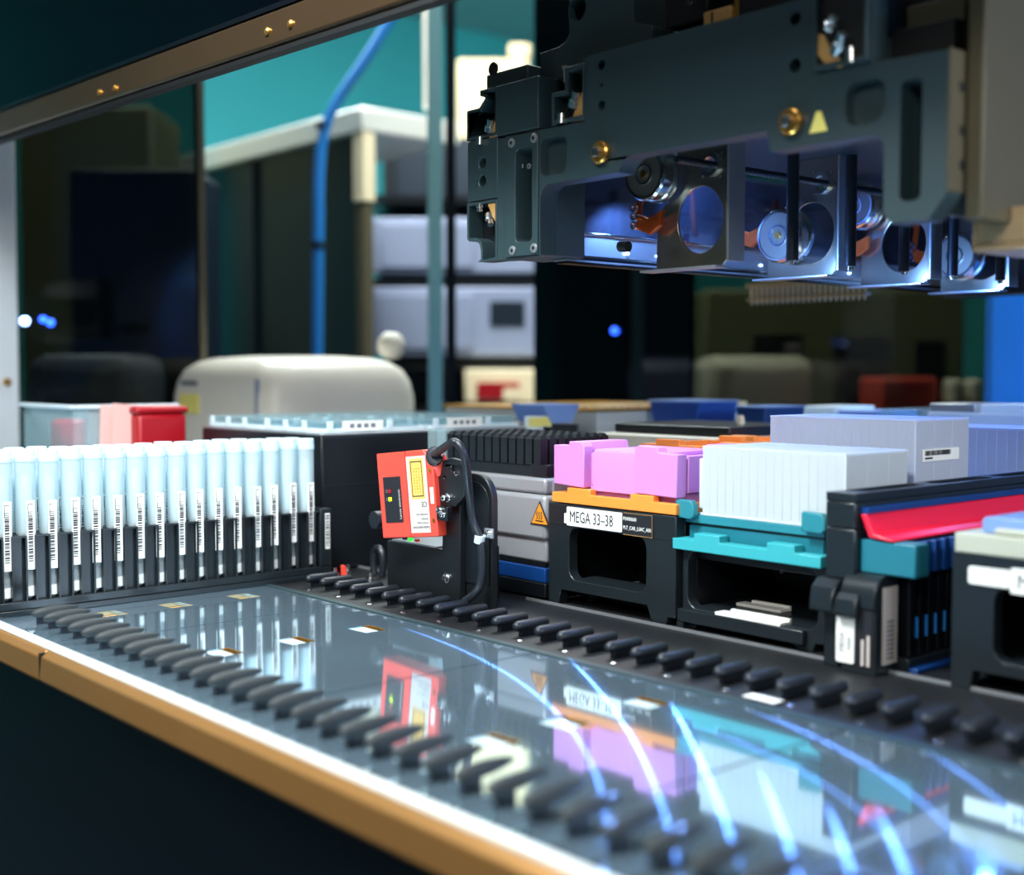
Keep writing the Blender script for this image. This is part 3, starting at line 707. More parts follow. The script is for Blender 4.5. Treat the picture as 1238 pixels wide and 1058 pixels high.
sc = thing('barcode_scanner', 'orange-red barcode scanner with a yellow warning label tilted on a black bracket', 'scanner', onY(501, 597, YS+.004))
sc.rotation_euler = (0, R(-6.0), R(9)); sc.scale = (.89, .62, 1)
w, h = .0365, .0345
body = [(-w, -h), (w-.003, -h), (w-.003, h-.012), (w-.014, h), (-w, h)]
g = MB().prism(body, 'y', -.012, .0160)
obj('case', g, 'red', sc, .0012, local=True)
obj('case_groove', MB().box(-w+.0365, -w+.0371, -.0123, .0161, -h-.0002, h+.0002), 'darkred', sc, local=True)
dp = obj('display_panel', MB().box(-w+.0065, -w+.0285, -.0128, -.012, -h+.0125, h-.0195), 'ink', sc, local=True)
text('Leuze electronic', .0036, (-w+.0270, -.0129, -h+.0150), (0, 0, 1), (-1, 0, 0), 'labelgrey', dp, sx=1.0, local=True)
for z_, m_ in ((.0, 'ledyel'), (.0065, 'darkred')):
    obj('status_led', MB().box(-w+.0125, -w+.0160, -.0134, -.0128, -.0045+z_, -.0015+z_), m_, dp, local=True)
    obj('led_tick', MB().box(-w+.0090, -w+.0115, -.0131, -.0128, -.004+z_, -.0035+z_).box(-w+.0090, -w+.0115, -.0131, -.0128, -.0025+z_, -.0020+z_), 'inkgrey', dp, local=True)
lb = obj('type_label', MB().box(-w+.0378, -w+.0618, -.0128, -.0122, -h+.0035, h-.0045), 'labelgrey', sc, .0001, local=True)
yl = obj('warning_label', MB().box(-w+.0415, -w+.0585, -.0131, -.0128, -.0040, h-.0065), 'yellow', lb, local=True)
plate_pts = [(-w+.0428, -.0127), (-w+.0572, -.0127)]
x0, x1, z0, z1 = -w+.0430, -w+.0570, -.0022, h-.0085
g = MB()
for a in ((x0, x1, z0, z0+.0008), (x0, x1, z1-.0008, z1), (x0, x0+.0008, z0, z1), (x1-.0008, x1, z0, z1)): g.box(a[0], a[1], -.0133, -.0131, a[2], a[3])
obj('warning_border', g, 'ink', lb, local=True)
g = MB()
random.seed(3)
for i in range(3):
    for j in range(9): g.box(x0+.003+i*.0032, x0+.0045+i*.0032, -.0132, -.0131, z0+.003+j*.0023, z0+.003+j*.0023+random.uniform(.0008, .0018))
obj('warning_print', g, 'warn', lb, local=True)
def rtext(s, size, x, z, sx=1): text(s, size, (x, -.01292, z), (-1, 0, 0), (0, 0, -1), 'ink', lb, sx=sx, local=True)
rtext('CE', .0060, -w+.0600, -.0065)
rtext('www.leuze.com', .0022, -w+.0600, -.0160)
rtext('Germany', .0022, -w+.0600, -.0195)
rtext('D-73277 Owen', .0022, -w+.0600, -.0225)
rtext('Leuze electronic', .0034, -w+.0610, -.0258, .92)
sn = obj('serial_sticker', MB().box(-w+.0645, -w+.0685, -.0126, -.0121, -.0085, .0045), 'white', sc, .0001, local=True)
text('FW 1901', .0022, (-w+.0675, -.0127, -.0065), (0, 0, 1), (-1, 0, 0), 'ink', sn, local=True)
for z_ in (h-.0165, -h+.013): obj('case_screw', MB().cyl((-w+.0665, -.0120, z_), (-w+.0665, -.0135, z_), .0016, n=12), 'brass', sc, local=True)
bc = Vector((w-.0050, -.004, h-.0085)); bd = Vector((.42, -.75, .60)).normalized()
obj('cable_collar', MB().loft(bc-bd*.006, bc+bd*.0030, [(0, .0125), (.6, .0100), (1, .0092)], 24), 'red', sc, local=True)
obj('cable_gland', MB().loft(bc+bd*.0031, bc+bd*.0066, [(0, .0082), (.2, .0090), (.8, .0088), (1, .0070)], 24), 'rubber', sc, local=True)
cb = thing('scanner_cable', 'thick black cable arching from the red scanner down the bracket', 'cable', (-.77, .60, 0))
mw = Matrix.Translation(sc.location) @ sc.rotation_euler.to_matrix().to_4x4() @ Matrix.Diagonal((.89, .62, 1, 1))
s0 = mw @ (bc+bd*.0068)
path = [s0]
for px, py, y in ((545, 536, .594), (552, 535.5, .594), (558, 542, .595), (562, 553, .597), (565, 572, .601), (568, 600, .607), (572, 630, .610), (580, 652, .6115), (583, 680, .6125), (581, 705, .6115), (574, 718, .608), (562, 727, .606)):
    path.append(onY(px, py, y))
obj('cable_sheath', MB().tube(path, .0032, 14), 'rubber', cb)
q = onY(580, 652, .6115)
obj('cable_clip', MB().cyl((q.x-.0008, q.y, q.z-.0028), (q.x+.0005, q.y, q.z+.0030), .0041, n=20), 'frost', cb)
tb = obj('clip_tab', MB().box(q.x+.001, q.x+.0110, .6150, .6165, q.z+.001, q.z+.0085), 'satin', cb, .0004)
bolt(q.x+.0065, .6150, q.z+.0048, .0019, cb)

# ================================================================== HEATER MODULE WITH BLACK RACK
t = thing('heater_module', 'silver heater shaker module with hot surface warning sign behind the scanner', 'instrument', (-.82, .73, 0))
hx0, hx1, hy0, hy1 = -.872, -.7465, .688, .790
obj('foot', MB().box(hx0, hx1, hy0, hy1, .0015, .0135), 'blackplastic', t, .001)
obj('blue_band', MB().box(hx0+.0005, hx1-.0005, hy0+.0005, hy1, .0137, .0260), 'deepblue', t, .001)
obj('black_band', MB().box(hx0+.002, hx1-.002, hy0+.002, hy1, .0262, .0295), 'blackplastic', t)
obj('lower_housing', MB().box(hx0+.0, hx1-.002, hy0+.003, hy1, .0297, .054), 'silver', t, .002)
obj('housing', MB().box(hx0, hx1, hy0, hy1, .0480, .0850), 'silver', t, .0035)
obj('top_cover', MB().box(hx0+.002, hx1-.002, hy0+.002, hy1, .0856, .0985), 'silver', t, .0025)
ws = onY(655, 622, hy0)
tri = lambda cx, cz, s: [(cx-s, cz-s*.8), (cx+s, cz-s*.8), (cx, cz+s*.95)]
wx = hx1-.0075
sg = obj('hot_sign', MB().prism(tri(ws.x-.0020, ws.z, .0115), 'y', hy0-.0006, hy0), 'ink', t)
obj('sign_face', MB().prism(tri(ws.x-.0020, ws.z-.0002, .0095), 'y', hy0-.0009, hy0-.0006), 'warn', sg)
g = MB()
for i in range(3):
    x = ws.x-.0020+(i-1)*.0026
    g.tube([(x-.0004, hy0-.0010, ws.z-.0040), (x+.0006, hy0-.0010, ws.z-.0020), (x-.0006, hy0-.0010, ws.z+.0002), (x+.0004, hy0-.0010, ws.z+.0020)], .0004, 6)
g.box(ws.x-.0065, ws.x+.0025, hy0-.0012, hy0-.0009, ws.z-.0058, ws.z-.0050)
obj('heat_symbol', g, 'ink', sg)
for z_ in (.0900,):
    obj('side_latch', MB().box(hx1-.0020, hx1+.0, hy0+.01, hy0+.03, .088, .096), 'satin', t)
# black finned block
t = thing('heating_block', 'black ribbed block with rows of square posts on the silver heater', 'block', (-.83, .73, .099))
fx0, fx1, fy0, fy1 = -.8850, -.7600, .6950, .776
obj('block_base', MB().box(fx0, fx1, fy0+.002, fy1, .0986, .108), 'blackplastic', t, .0008)
obj('corner_block', MB().box(fx1-.012, fx1+.008, fy0-.0005, fy0+.012, .0990, .1090), 'blackplastic', t, .0008)
nx, ny = 12, 8; px_ = (fx1-fx0)/nx; py_ = (fy1-fy0)/ny; post = None
for i in range(nx):
    for j in range(ny):
        x = fx0+px_*(i+.5); y = fy0+py_*(j+.5); hx = px_*.40; hy = py_*.40
        if post is None:
            g = MB(); zb, zt_ = .1081, .1325
            g.add([(x-hx, y-hy, zb), (x+hx, y-hy, zb), (x+hx, y+hy, zb), (x-hx, y+hy, zb), (x-hx, y-hy, zt_-.003), (x+hx, y-hy, zt_-.003), (x+hx, y+hy, zt_-.003), (x-hx, y+hy, zt_-.003),
                   (x-hx*.45, y-hy*.45, zt_), (x+hx*.45, y-hy*.45, zt_), (x+hx*.45, y+hy*.45, zt_), (x-hx*.45, y+hy*.45, zt_)],
                  [(0, 3, 2, 1), (0, 1, 5, 4), (1, 2, 6, 5), (2, 3, 7, 6), (3, 0, 4, 7), (4, 5, 9, 8), (5, 6, 10, 9), (6, 7, 11, 10), (7, 4, 8, 11), (8, 9, 10, 11)])
            post = obj('post', g, 'blackplastic', t); px0_, py0_ = x, y
        else:
            o = post.copy(); COL.objects.link(o); o.parent = t; o.location = (x-px0_, y-py0_, 0)
tag(obj('clear_cuvette', MB().box(-.905, -.8925, .70, .712, 0, .1330), 'clear', None, .0008), 'clear cuvette standing behind the scanner, left one of two', 'cuvette', 'clear cuvettes behind the scanner')
tag(obj('clear_cuvette', MB().box(-.918, -.9065, .70, .712, 0, .1330), 'clear', None, .0008), 'clear cuvette standing behind the scanner, one farther left', 'cuvette', 'clear cuvettes behind the scanner')

# ================================================================== PLATE CARRIERS
def carrier(name, label, x0, x1, y0, y1, wx0, wx1, wz0, wz1, zt=.0806, feet=.012):
    t = thing(name, label, 'carrier', ((x0+x1)/2, y0, 0), 'black plate carriers')
    out = [(x0, 0), (x0+.012, 0), (x0+.014, feet), (x1-.028, feet), (x1-.024, .002), (x1-.020, 0), (x1-.009, 0), (x1-.007, .006), (x1, .006), (x1, zt), (x0, zt)]
    plate('front_frame', out, [rrect(wx0, wx1, wz0, wz1, .009)], 'xz', y0, y0+.010, 'carrier', t, .0008)
    obj('window_rim', MB().box(wx0, wx1, y0+.0102, y0+.03, wz0-.002, wz0-.0002), 'carrier', t)
    for a in (x0, x1-.005): obj('side_wall', MB().box(a, a+.005, y0+.0102, y1, .006, zt-.008), 'blackplastic', t, .0005)
    obj('top_deck', MB().box(x0, x1, y0+.0102, y1, zt-.0078, zt-.0005), 'blackplastic', t, .0005)
    obj('inner_wall', MB().box(x0+.0052, x1-.0052, y0+.10, y0+.104, .006, zt-.008), 'dark', t)
    obj('runner', MB().box(x0+.0052, x1-.0052, y0+.0305, y1, .002, .0058), 'blackplastic', t)
    obj('panel_joint', MB().box(x0+.0002, wx0, y0-.0003, y0, wz1+.0010, wz1+.0013).box(wx1, x1-.002, y0-.0003, y0, wz1+.0002, wz1+.0005), 'dark', t)
    return t
YM = .686
mc = carrier('plate_carrier', 'black plate carrier labelled MEGA 33-38 under the lilac plate', -.7405, -.6055, YM, 1.17, -.7167, -.6346, .021, .0625)
lb = obj('white_label', MB().prism(rrect(-.7186, -.6585, .0640, .0788, .001), 'y', YM-.0008, YM-.0001), 'white', mc)
obj('label_end', MB().prism(rrect(-.7215, -.7187, .0655, .0735, .0009), 'y', YM-.0008, YM-.0001), 'white', mc)
text('MEGA 33\u201338', .0125, (-.7155, YM-.0009, .0672), (1, 0, 0), (0, 0, 1), 'ink', lb, sx=.70)
kb = obj('black_label', MB().prism(rrect(-.6580, -.6275, .0625, .0795, .001), 'y', YM-.0008, YM-.0001), 'ink', mc)
obj('label_outline', MB().box(-.6279, -.6276, YM-.0010, YM-.0008, .063, .079).box(-.657, -.6276, YM-.0010, YM-.0008, .0790, .0793).box(-.657, -.6276, YM-.0010, YM-.0008, .0627, .0630), 'tan', kb)
text('P0400660', .0040, (-.6572, YM-.0009, .0735), (1, 0, 0), (0, 0, 1), 'white', kb, sx=.85)
text('PLT_CAR_L5AC_A00', .0040, (-.6572, YM-.0009, .0668), (1, 0, 0), (0, 0, 1), 'white', kb, sx=.78)
def orange_frame(x0, y0, z0, label):
    t = thing('orange_frame', label, 'frame', (x0+.065, y0+.04, z0), 'orange plate frames')
    x1 = x0+.131; y1 = y0+.089
    tp = lambda a: [(x0, a), (x1, a), (x1, a+.0078), (x0+.1085, a+.0078), (x0+.1085, a+.0122), (x0+.0855, a+.0122), (x0+.0855, a+.0078), (x0+.0430, a+.0078), (x0+.0430, a+.0122), (x0+.0174, a+.0122), (x0+.0174, a+.0078), (x0, a+.0078)]
    obj('rim', MB().prism(tp(z0), 'y', y0, y0+.007).prism(tp(z0), 'y', y1-.007, y1).box(x0, x0+.006, y0+.007, y1-.007, z0, z0+.0078).box(x1-.006, x1, y0+.007, y1-.007, z0, z0+.0078), 'orange', t, .0005)
    obj('floor_sheet', MB().box(x0+.006, x1-.006, y0+.007, y1-.007, z0, z0+.0012), 'orange', t)
    return t
orange_frame(-.7359, YM-.0006, .0815, 'orange frame on the MEGA 33-38 carrier under the lilac plate')
# lilac plate
px, py = -.7359, YM+.0015
t = thing('lilac_plate', 'large lilac plastic plate with ridges on top of the orange frame', 'plate', (-.67, .73, .0895))
b = 'purple'
obj('foot', MB().box(px+.0085, px+.1275, py+.0080, py+.080, .0830, .0958), b, t, .0005)
obj('body', MB().box(px+.002, px+.129, py+.0085, py+.082, .0960, .1215), b, t, .0008)
obj('center_panel', MB().prism([(py+.0045, .0925), (py+.0086, .0925), (py+.0086, .1240), (py+.0055, .1240), (py+.0045, .1215)], 'x', px+.040, px+.0895), b, t, .0003)
obj('front_block', MB().prism([(px, .0958), (px+.031, .0945), (px+.034, .0945), (px+.034, .1265), (px+.031, .1302), (px+.0175, .1302), (px+.0172, .1268), (px, .1268)], 'y', py, py+.0105), b, t, .0006)
obj('front_block', MB().prism([(px+.0880, .0945), (px+.1295, .0935), (px+.1300, .1250), (px+.1115, .1255), (px+.1100, .1295), (px+.0920, .1302), (px+.0880, .1275)], 'y', py, py+.0105), b, t, .0006)
obj('ridge', MB().prism([(px+.0172, .1216), (px+.0335, .1216), (px+.0310, .1302), (px+.0175, .1302)], 'y', py+.0107, py+.052), b, t, .0006)
obj('ridge', MB().prism([(px+.105, .1216), (px+.122, .1216), (px+.120, .1295), (px+.107, .1295)], 'y', py+.058, py+.080), b, t, .0012)
obj('top_plate', MB().box(px+.036, px+.102, py+.0107, py+.080, .1216, .1245), b, t, .0005)
obj('side_plate', MB().box(px+.1293, px+.1306, py+.012, py+.078, .0965, .1235), b, t, .0004)
# further orange frames on dark plates behind the lilac plate
for i, (y, z, lb_) in enumerate(((.789, .1165, 'orange frame on a dark plate just behind the lilac plate'), (.888, .1165, 'orange frame on a dark plate farther behind the lilac plate'))):
    d = thing('dark_plate', ['dark deep plate just behind the lilac plate', 'dark deep plate farther behind the lilac plate'][i], 'plate', (-.67, y+.045, .0805), 'dark plates on the MEGA 33-38 carrier')
    obj('body', MB().box(-.7345, -.6065, y, y+.086, .0805, .1160), 'blackplastic', d, .001)
    orange_frame(-.7359, y-.001, z, lb_)

# teal carrier
tc_ = carrier('plate_carrier', 'black open-front plate carrier under the teal trays', -.6040, -.4820, .692, 1.17, -.5990, -.4870, .0148, .0560, zt=.0570, feet=.0035)
obj('front_ledge', MB().box(-.6050, -.4955, .6872, .6918, .0045, .0140), 'carrier', tc_, .0008)
obj('ledge_foot', MB().box(-.6050, -.599, .6872, .6918, 0, .0044), 'carrier', tc_)
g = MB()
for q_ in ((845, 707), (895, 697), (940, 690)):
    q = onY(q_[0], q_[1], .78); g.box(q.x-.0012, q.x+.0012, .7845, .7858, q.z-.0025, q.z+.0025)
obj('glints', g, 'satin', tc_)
obj('tray_floor', MB().box(-.5985, -.4875, .7025, .77, .0120, .0140), 'carrier', tc_, .0005)
for i, (p0, p1, yy, lb_) in enumerate((((864, 742), (950, 755), .7205, 'white paper strip lying at the front of the open carrier'), ((890, 731), (950, 739), .752, 'white paper strip lying farther back in the open carrier'))):
    q0 = onZ(*p0, .0150); q1 = onZ(*p1, .0150); yy = min(q0.y, q1.y)
    g = MB().box(q0.x, q1.x, yy, yy+.010, .0142, .0164).box(q0.x+.006, q1.x, yy+.0102, yy+.013, .0142, .0180)
    tag(obj('paper_strip', g, 'white', None, .0003), lb_, 'paper', 'paper strips in the open carrier')
for i, (y, zlab) in enumerate(((.690, 0), (.787, 1), (.884, 2), (.981, 3))):
    w_ = ['at the front', 'second from the front', 'third from the front', 'at the far end'][i]
    x0, x1 = -.6082, -.4810
    t = thing('teal_tray', 'lower teal tray of the open-front carrier, '+w_, 'tray', (-.545, y+.04, .057), 'lower teal trays')
    tp = [(x0, .0572), (x1, .0572), (x1, .0652), (x0+.1065, .0652), (x0+.1065, .0702), (x0+.0840, .0702), (x0+.0840, .0652), (x0+.0430, .0652), (x0+.0430, .0702), (x0+.0200, .0702), (x0+.0200, .0652), (x0, .0652)]
    obj('rim', MB().prism(tp, 'y', y-.0045, y+.006).prism(tp, 'y', y+.080, y+.086).box(x0, x0+.005, y+.006, y+.080, .0572, .0652).box(x1-.005, x1, y+.006, y+.080, .0572, .0652), 'teal', t, .0006)
    obj('floor_sheet', MB().box(x0+.005, x1-.005, y+.006, y+.080, .0572, .0590), 'tealdeep', t)
    u = thing('teal_adapter', 'upper teal adapter holding a white ribbed box, '+w_, 'tray', (-.545, y+.04, .0592), 'upper teal adapters')
    obj('body', MB().box(x0+.006, x1-.006, y+.0070, y+.079, .0592, .0745), 'tealdeep', u, .0006)
    obj('groove', MB().box(x0+.0065, x1-.0065, y+.0075, y+.0785, .0747, .0760), 'dark', u)
    obj('upper_rim', MB().box(x0+.004, x1-.004, y+.0050, y+.081, .0762, .0822), 'tealmid', u, .0006)
    for a, b_ in ((-.0005, .0165), (.1090, .1272)):
        obj('corner_bracket', MB().prism([(x0+a, .0800), (x0+b_-.003, .0790), (x0+b_, .0815), (x0+b_, .0885), (x0+b_-.0025, .0925), (x0+a, .0928)], 'y', y-.001, y+.0048), 'tealmid', u, .0008)
# white ribbed boxes
def ribbed_box(label, x0, x1, y0, y1, z0, z1, m='frost', nr=17, ny=3, step=True):
    t = thing('ribbed_white_box', label, 'box', ((x0+x1)/2, (y0+y1)/2, z0), 'white ribbed plates on the teal trays')
    obj('core', MB().box(x0+.0005, x1-.0005, y0+.0005, y1-.0005, z0, z1-.0008), m, t, .0004)
    p = (x1-x0)/nr; g = MB()
    for i in range(nr): g.box(x0+p*i+.0003, x0+p*(i+1)-.0003, y0, y0+.0005, z0+.002, z1-.001)
    q = (y1-y0)/ny
    for i in range(ny): g.box(x1-.0005, x1, y0+q*i+.0003, y0+q*(i+1)-.0003, z0+.002, z1-.001)
    obj('ribs', g, m, t, .0003)
    obj('bottom_flange', MB().box(x0-.0010, x1+.001, y0-.0010, y1+.001, z0, z0+.0018), m, t, .0004)
    obj('rim', MB().box(x0, x1, y0, y0+.001, z1-.0008, z1+.0004).box(x0, x1, y1-.001, y1, z1-.0008, z1+.0004).box(x0, x0+.001, y0+.001, y1-.001, z1-.0008, z1+.0004).box(x1-.001, x1, y0+.001, y1-.001, z1-.0008, z1+.0004), m, t)
    g = MB()
    for i in range(12):
        for j in range(8): 
            a = x0+(x1-x0)*(i+.5)/12; b_ = y0+(y1-y0)*(j+.5)/8; r = (x1-x0)/12*.42
            g.box(a-r, a+r, b_-r, b_+r, z1-.0008, z1+.0002)
    obj('well_tops', g, m, t)
    if step: obj('side_ledge', MB().box(x0-.0065, x0-.0015, y0+.004, y1-.004, z0+.004, z1-.009), m, t, .0008)
    return t
ribbed_box('white ribbed plate on the front teal tray, the lowest and nearest', -.5895, -.4700, .6960, .7690, .0824, .1315)
rbx = ribbed_box('taller white ribbed plate with a barcode sticker behind the nearest one', -.6005, -.4760, .7880, .8600, .0824, .1510, 'frostblue', step=False)
ribbed_box('pale blue-white ribbed plate behind the black magazine at the right edge', -.6000, -.4760, .985, 1.055, .0824, .1380, 'frostblue', nr=14, step=False)
qa = onX(1115, 555, -.4755); qb = onX(1159, 553, -.4755)
sk = obj('barcode_sticker', MB().box(-.4758, -.4752, qa.y, qb.y, qb.z-.0010, qb.z+.0075), 'white', rbx)
g = MB(); y = qa.y+.003
random.seed(8)
while y < qb.y-.012: h_ = random.choice((.0004, .0007, .0011)); g.box(-.4752, -.4750, y, y+h_, qb.z+.0030, qb.z+.0065); y += h_+random.choice((.0004, .0007))
g.box(-.4752, -.4750, qa.y+.003, qa.y+.013, qb.z+.0005, qb.z+.0018)
obj('barcode', g, 'ink', sk)

# ================================================================== BLACK MAGAZINE WITH RED STRIP
mg = thing('tube_magazine', 'tall black slotted magazine with a bright red strip along its side', 'rack', (-.44, .70, 0))
mx0, mx1, my0, my1 = -.4652, -.4440, .668, 1.10
obj('front_leg', MB().box(mx0, mx1, my0, my0+.012, .0560, .0875), 'carrier', mg, .001)
obj('top_bar', MB().box(mx0, mx1, my0, my1, .0880, .1040), 'carrier', mg, .001)
holes = [rrect(mx0+.0035, mx1-.0045, y, y+.075, .006) for y in (my0+.018, my0+.105, my0+.192, my0+.279, my0+.35)]
plate('top_plate', [(mx0, my0), (mx1, my0), (mx1, my1), (mx0, my1)], holes[:4], 'xy', .1042, .1098, 'carrier', mg, .0006)
obj('hook', MB().prism([(my0+.010, .0558), (my0-.002, .0558), (my0-.0085, .0510), (my0-.0105, .0430), (my0-.0105, .0360), (my0-.002, .0350), (my0+.002, .042), (my0+.010, .045)], 'x', mx0-.0045, mx0+.0125), 'carrier', mg, .0012)
obj('hook_post', MB().box(mx0-.001, mx0+.010, my0+.0005, my0+.012, 0, .0348), 'carrier', mg, .001)
lx0, lx1 = -.4535, -.4256
pts = [(my0-.004, 0), (my0+.020, 0), (my0+.020, .0610), (my0+.006, .0610)]
for i in range(7):
    a = R(90+90*i/6); pts.append((my0+.006+.012*math.cos(a), .047+.014*math.sin(a)))
pts.append((my0-.006, .041)); pts.append((my0-.004, .040))
obj('front_block', MB().prism(pts, 'x', lx0+.0035, lx1), 'carrier', mg, .0008)
obj('block_hook', MB().prism([(my0-.0062, .050), (my0-.0102, .0455), (my0-.0112, .036), (my0-.0062, .0330)], 'x', lx0+.0025, lx1-.0100), 'carrier', mg, .0012)
l1 = obj('white_label', MB().prism(rrect(lx0+.0004, lx0+.0135, .0055, .0395, .0012), 'y', my0-.0052, my0-.0042), 'white', mg)
text('MEGA', .0045, (lx0+.0062, my0-.0053, .012), (0, 0, 1), (-1, 0, 0), 'inkgrey', l1); text('P0400', .0030, (lx0+.0110, my0-.0053, .014), (0, 0, 1), (-1, 0, 0), 'inkgrey', l1)
l2 = obj('black_label', MB().box(lx0+.0155, lx1-.002, my0-.0046, my0-.0041, .004, .0400), 'ink', mg)
g = MB()
for i, xx in enumerate((lx0+.0182, lx0+.0222)): g.box(xx, xx+.0020, my0-.0050, my0-.0046, .0055, .0215+i*.003)
obj('label_print', g, 'labelgrey', l2)
l3 = obj('side_label', MB().box(lx1, lx1+.0006, my0+.003, my0+.0185, .0060, .0535), 'labelgrey', mg)
g = MB()
for i in range(9): g.box(lx1+.0006, lx1+.0008, my0+.007, my0+.0145, .009+.0028*i, .0104+.0028*i)
obj('barcode', g, 'inkgrey', l3)
obj('end_block', MB().box(-.4438, -.4060, my0+.006, my0+.022, .0612, .0812), 'tealdeep', mg, .0008)
obj('bottom_rail', MB().box(-.4438, -.4180, my0+.0205, my1, .0, .008), 'carrier', mg, .0006)
obj('bottom_lip', MB().box(-.4178, -.4120, my0+.0205, my1, .0, .003), 'deepblue', mg, .0006)
for i in range(38):
    y = my0+.0245+i*.0108
    f = obj('slot_fin', MB().box(-.4438, -.4200, y, y+.0066, .0082, .0600), 'blackgloss', mg, .0006)
    obj('fin_top', MB().box(-.4400, -.4165, y+.0004, y+.0062, .0602, .0800), 'deepblue', f, .0006)
    obj('fin_stop', MB().box(-.4198, -.4190, y+.0066, y+.0078, .020, .0330), 'bluepaint', f)
obj('red_strip', MB().prism([(-.4430, .0970), (-.4395, .0970), (-.4335, .0855), (-.4215, .0832), (-.4205, .0818), (-.4370, .0832)], 'y', my0+.0045, my1), 'magenta', mg, .0006)
obj('blue_strip', MB().box(-.4438, -.4385, my0+.006, my1, .0975, .1010), 'deepblue', mg)
# ================================================================== RIGHT CARRIER
rc = carrier('plate_carrier', 'black plate carrier with a cream-topped plate at the right picture edge', -.3840, -.2495, .678, 1.17, -.3580, -.2750, .0190, .0625, zt=.0795)
lb = obj('white_label', MB().prism(rrect(-.3478, -.2900, .0600, .0745, .0012), 'y', .6768, .6778), 'white', rc)
obj('label_end', MB().prism(rrect(-.3735, -.3481, .0625, .0728, .0018), 'y', .6768, .6778), 'white', rc)
text('MEGA', .0115, (-.3440, .6766, .0632), (1, 0, 0), (0, 0, 1), 'ink', lb, sx=.9)
t = thing('cream_plate', 'cream plate with a lavender tab on the carrier at the right picture edge', 'plate', (-.316, .72, .0796))
obj('rim', MB().box(-.3830, -.2520, .6776, .764, .0796, .0915), 'stonecream', t, .0012)
obj('tray_top', MB().box(-.3600, -.2540, .6800, .760, .0917, .0955), 'stonecream', t, .0012)
obj('raised_tab', MB().prism(rrect(-.3700, -.3405, .0917, .1010, .003), 'y', .6850, .7600), 'paleblue', t, .0008)
# ================================================================== SMALL LABWARE FARTHER BACK
def trough(label, px0, px1, y, zt, m, dep=.07):
    a = onY(px0, 500, y); b_ = onY(px1, 500, y)
    t = thing('reagent_trough', label, 'trough', ((a.x+b_.x)/2, y, 0), 'plastic troughs far back on the deck')
    obj('stand', MB().box(a.x-.004, b_.x+.004, y+.003, y+dep, 0, zt-.030), 'blackplastic', t, .001)
    sp = b_.x-a.x
    obj('body', MB().prism([(a.x, zt), (b_.x, zt), (b_.x-sp*.08, zt-.029), (a.x+sp*.10, zt-.029)], 'y', y, y+dep), m, t, .001)
    obj('rim', MB().box(a.x-.002, b_.x+.002, y-.001, y+dep, zt+.0002, zt+.002), 'paleblue', t, .0005)
trough('bright blue trough behind the lilac plate', 785, 845, 1.10, .150, 'blue')
trough('dark blue trough behind the orange frames beside the tall white ribbed plate', 890, 925, 1.085, .146, 'deepblue')
t = thing('low_rack', 'low pale grey rack with black top between the ribbed block and the lilac plate', 'rack', (-.80, .95, 0))
obj('body', MB().box(-.905, -.7505, .905, 1.05, 0, .1235), 'cream', t, .002)
obj('black_top', MB().box(-.90, -.7515, .925, 1.05, .1237, .1330), 'blackplastic', t, .0015)
obj('cap_stud', MB().loft((-.79, .99, .1331), (-.79, .99, .142), [(0, .004), (.6, .004), (1, .0025)], 12), 'creamwarm', t)
t = thing('low_rack', 'low pale rack with flat lids behind the tall white ribbed plate', 'rack', (-.64, 1.13, 0))
obj('body', MB().box(-.70, -.475, 1.180, 1.25, 0, .144), 'frost', t, .002)
for i in range(4): obj('flat_lid', MB().box(-.698+i*.056, -.648+i*.056, 1.182, 1.248, .1442, .1525), ['satin', 'frost', 'paleblue', 'creamsheet'][i], t, .001)
t = thing('low_rack', 'low frosted rack with pale lids behind the orange frames', 'rack', (-.84, 1.23, 0))
obj('body', MB().box(-.985, -.712, 1.195, 1.28, 0, .134), 'frost', t, .002)
for i in range(5): obj('flat_lid', MB().box(-.983+i*.0545, -.934+i*.0545, 1.197, 1.278, .1342, [.1440, .1400, .1460, .1420, .1450][i]), ['clear', 'satin', 'frost', 'paleblue', 'clear'][i], t, .001)
for i in range(5): obj('lid_knob', MB().box(-.968+i*.0545, -.950+i*.0545, 1.1955, 1.1968, .112, .126), ['deepblue', 'navy'][i % 2], t, .0005)
t = thing('low_rack', 'low blue-grey rack with silver lids left of the blue column', 'rack', (-.42, 1.19, 0))
obj('body', MB().box(-.47, -.16, 1.172, 1.21, 0, .132), 'paleblue', t, .002)
for i in range(5): obj('flat_lid', MB().box(-.468+i*.06, -.415+i*.06, 1.174, 1.208, .1322, .1375), ['satin', 'creamsheet'][i % 2], t, .001)

# ================================================================== THE ROBOT HEAD
YH = .62
hd = thing('robot_head', 'black pipetting robot head with silver discs and blue light hanging over the deck', 'machine', (-.56, .9, .266))
def hp(name, mb, m, bevel=0, parent=None): return obj(name, mb, m, parent or hd, bevel)
def H(px, py, y=YH): q = onY(px, py, y); return (q.x, q.z)
XL, XR = -.7615, -.3590; ZB = .2685
def hz(name, out, holes, y0, y1, m='headblack', bevel=.0009): return plate(name, out, holes, 'xz', y0, y1, m, hd, bevel)
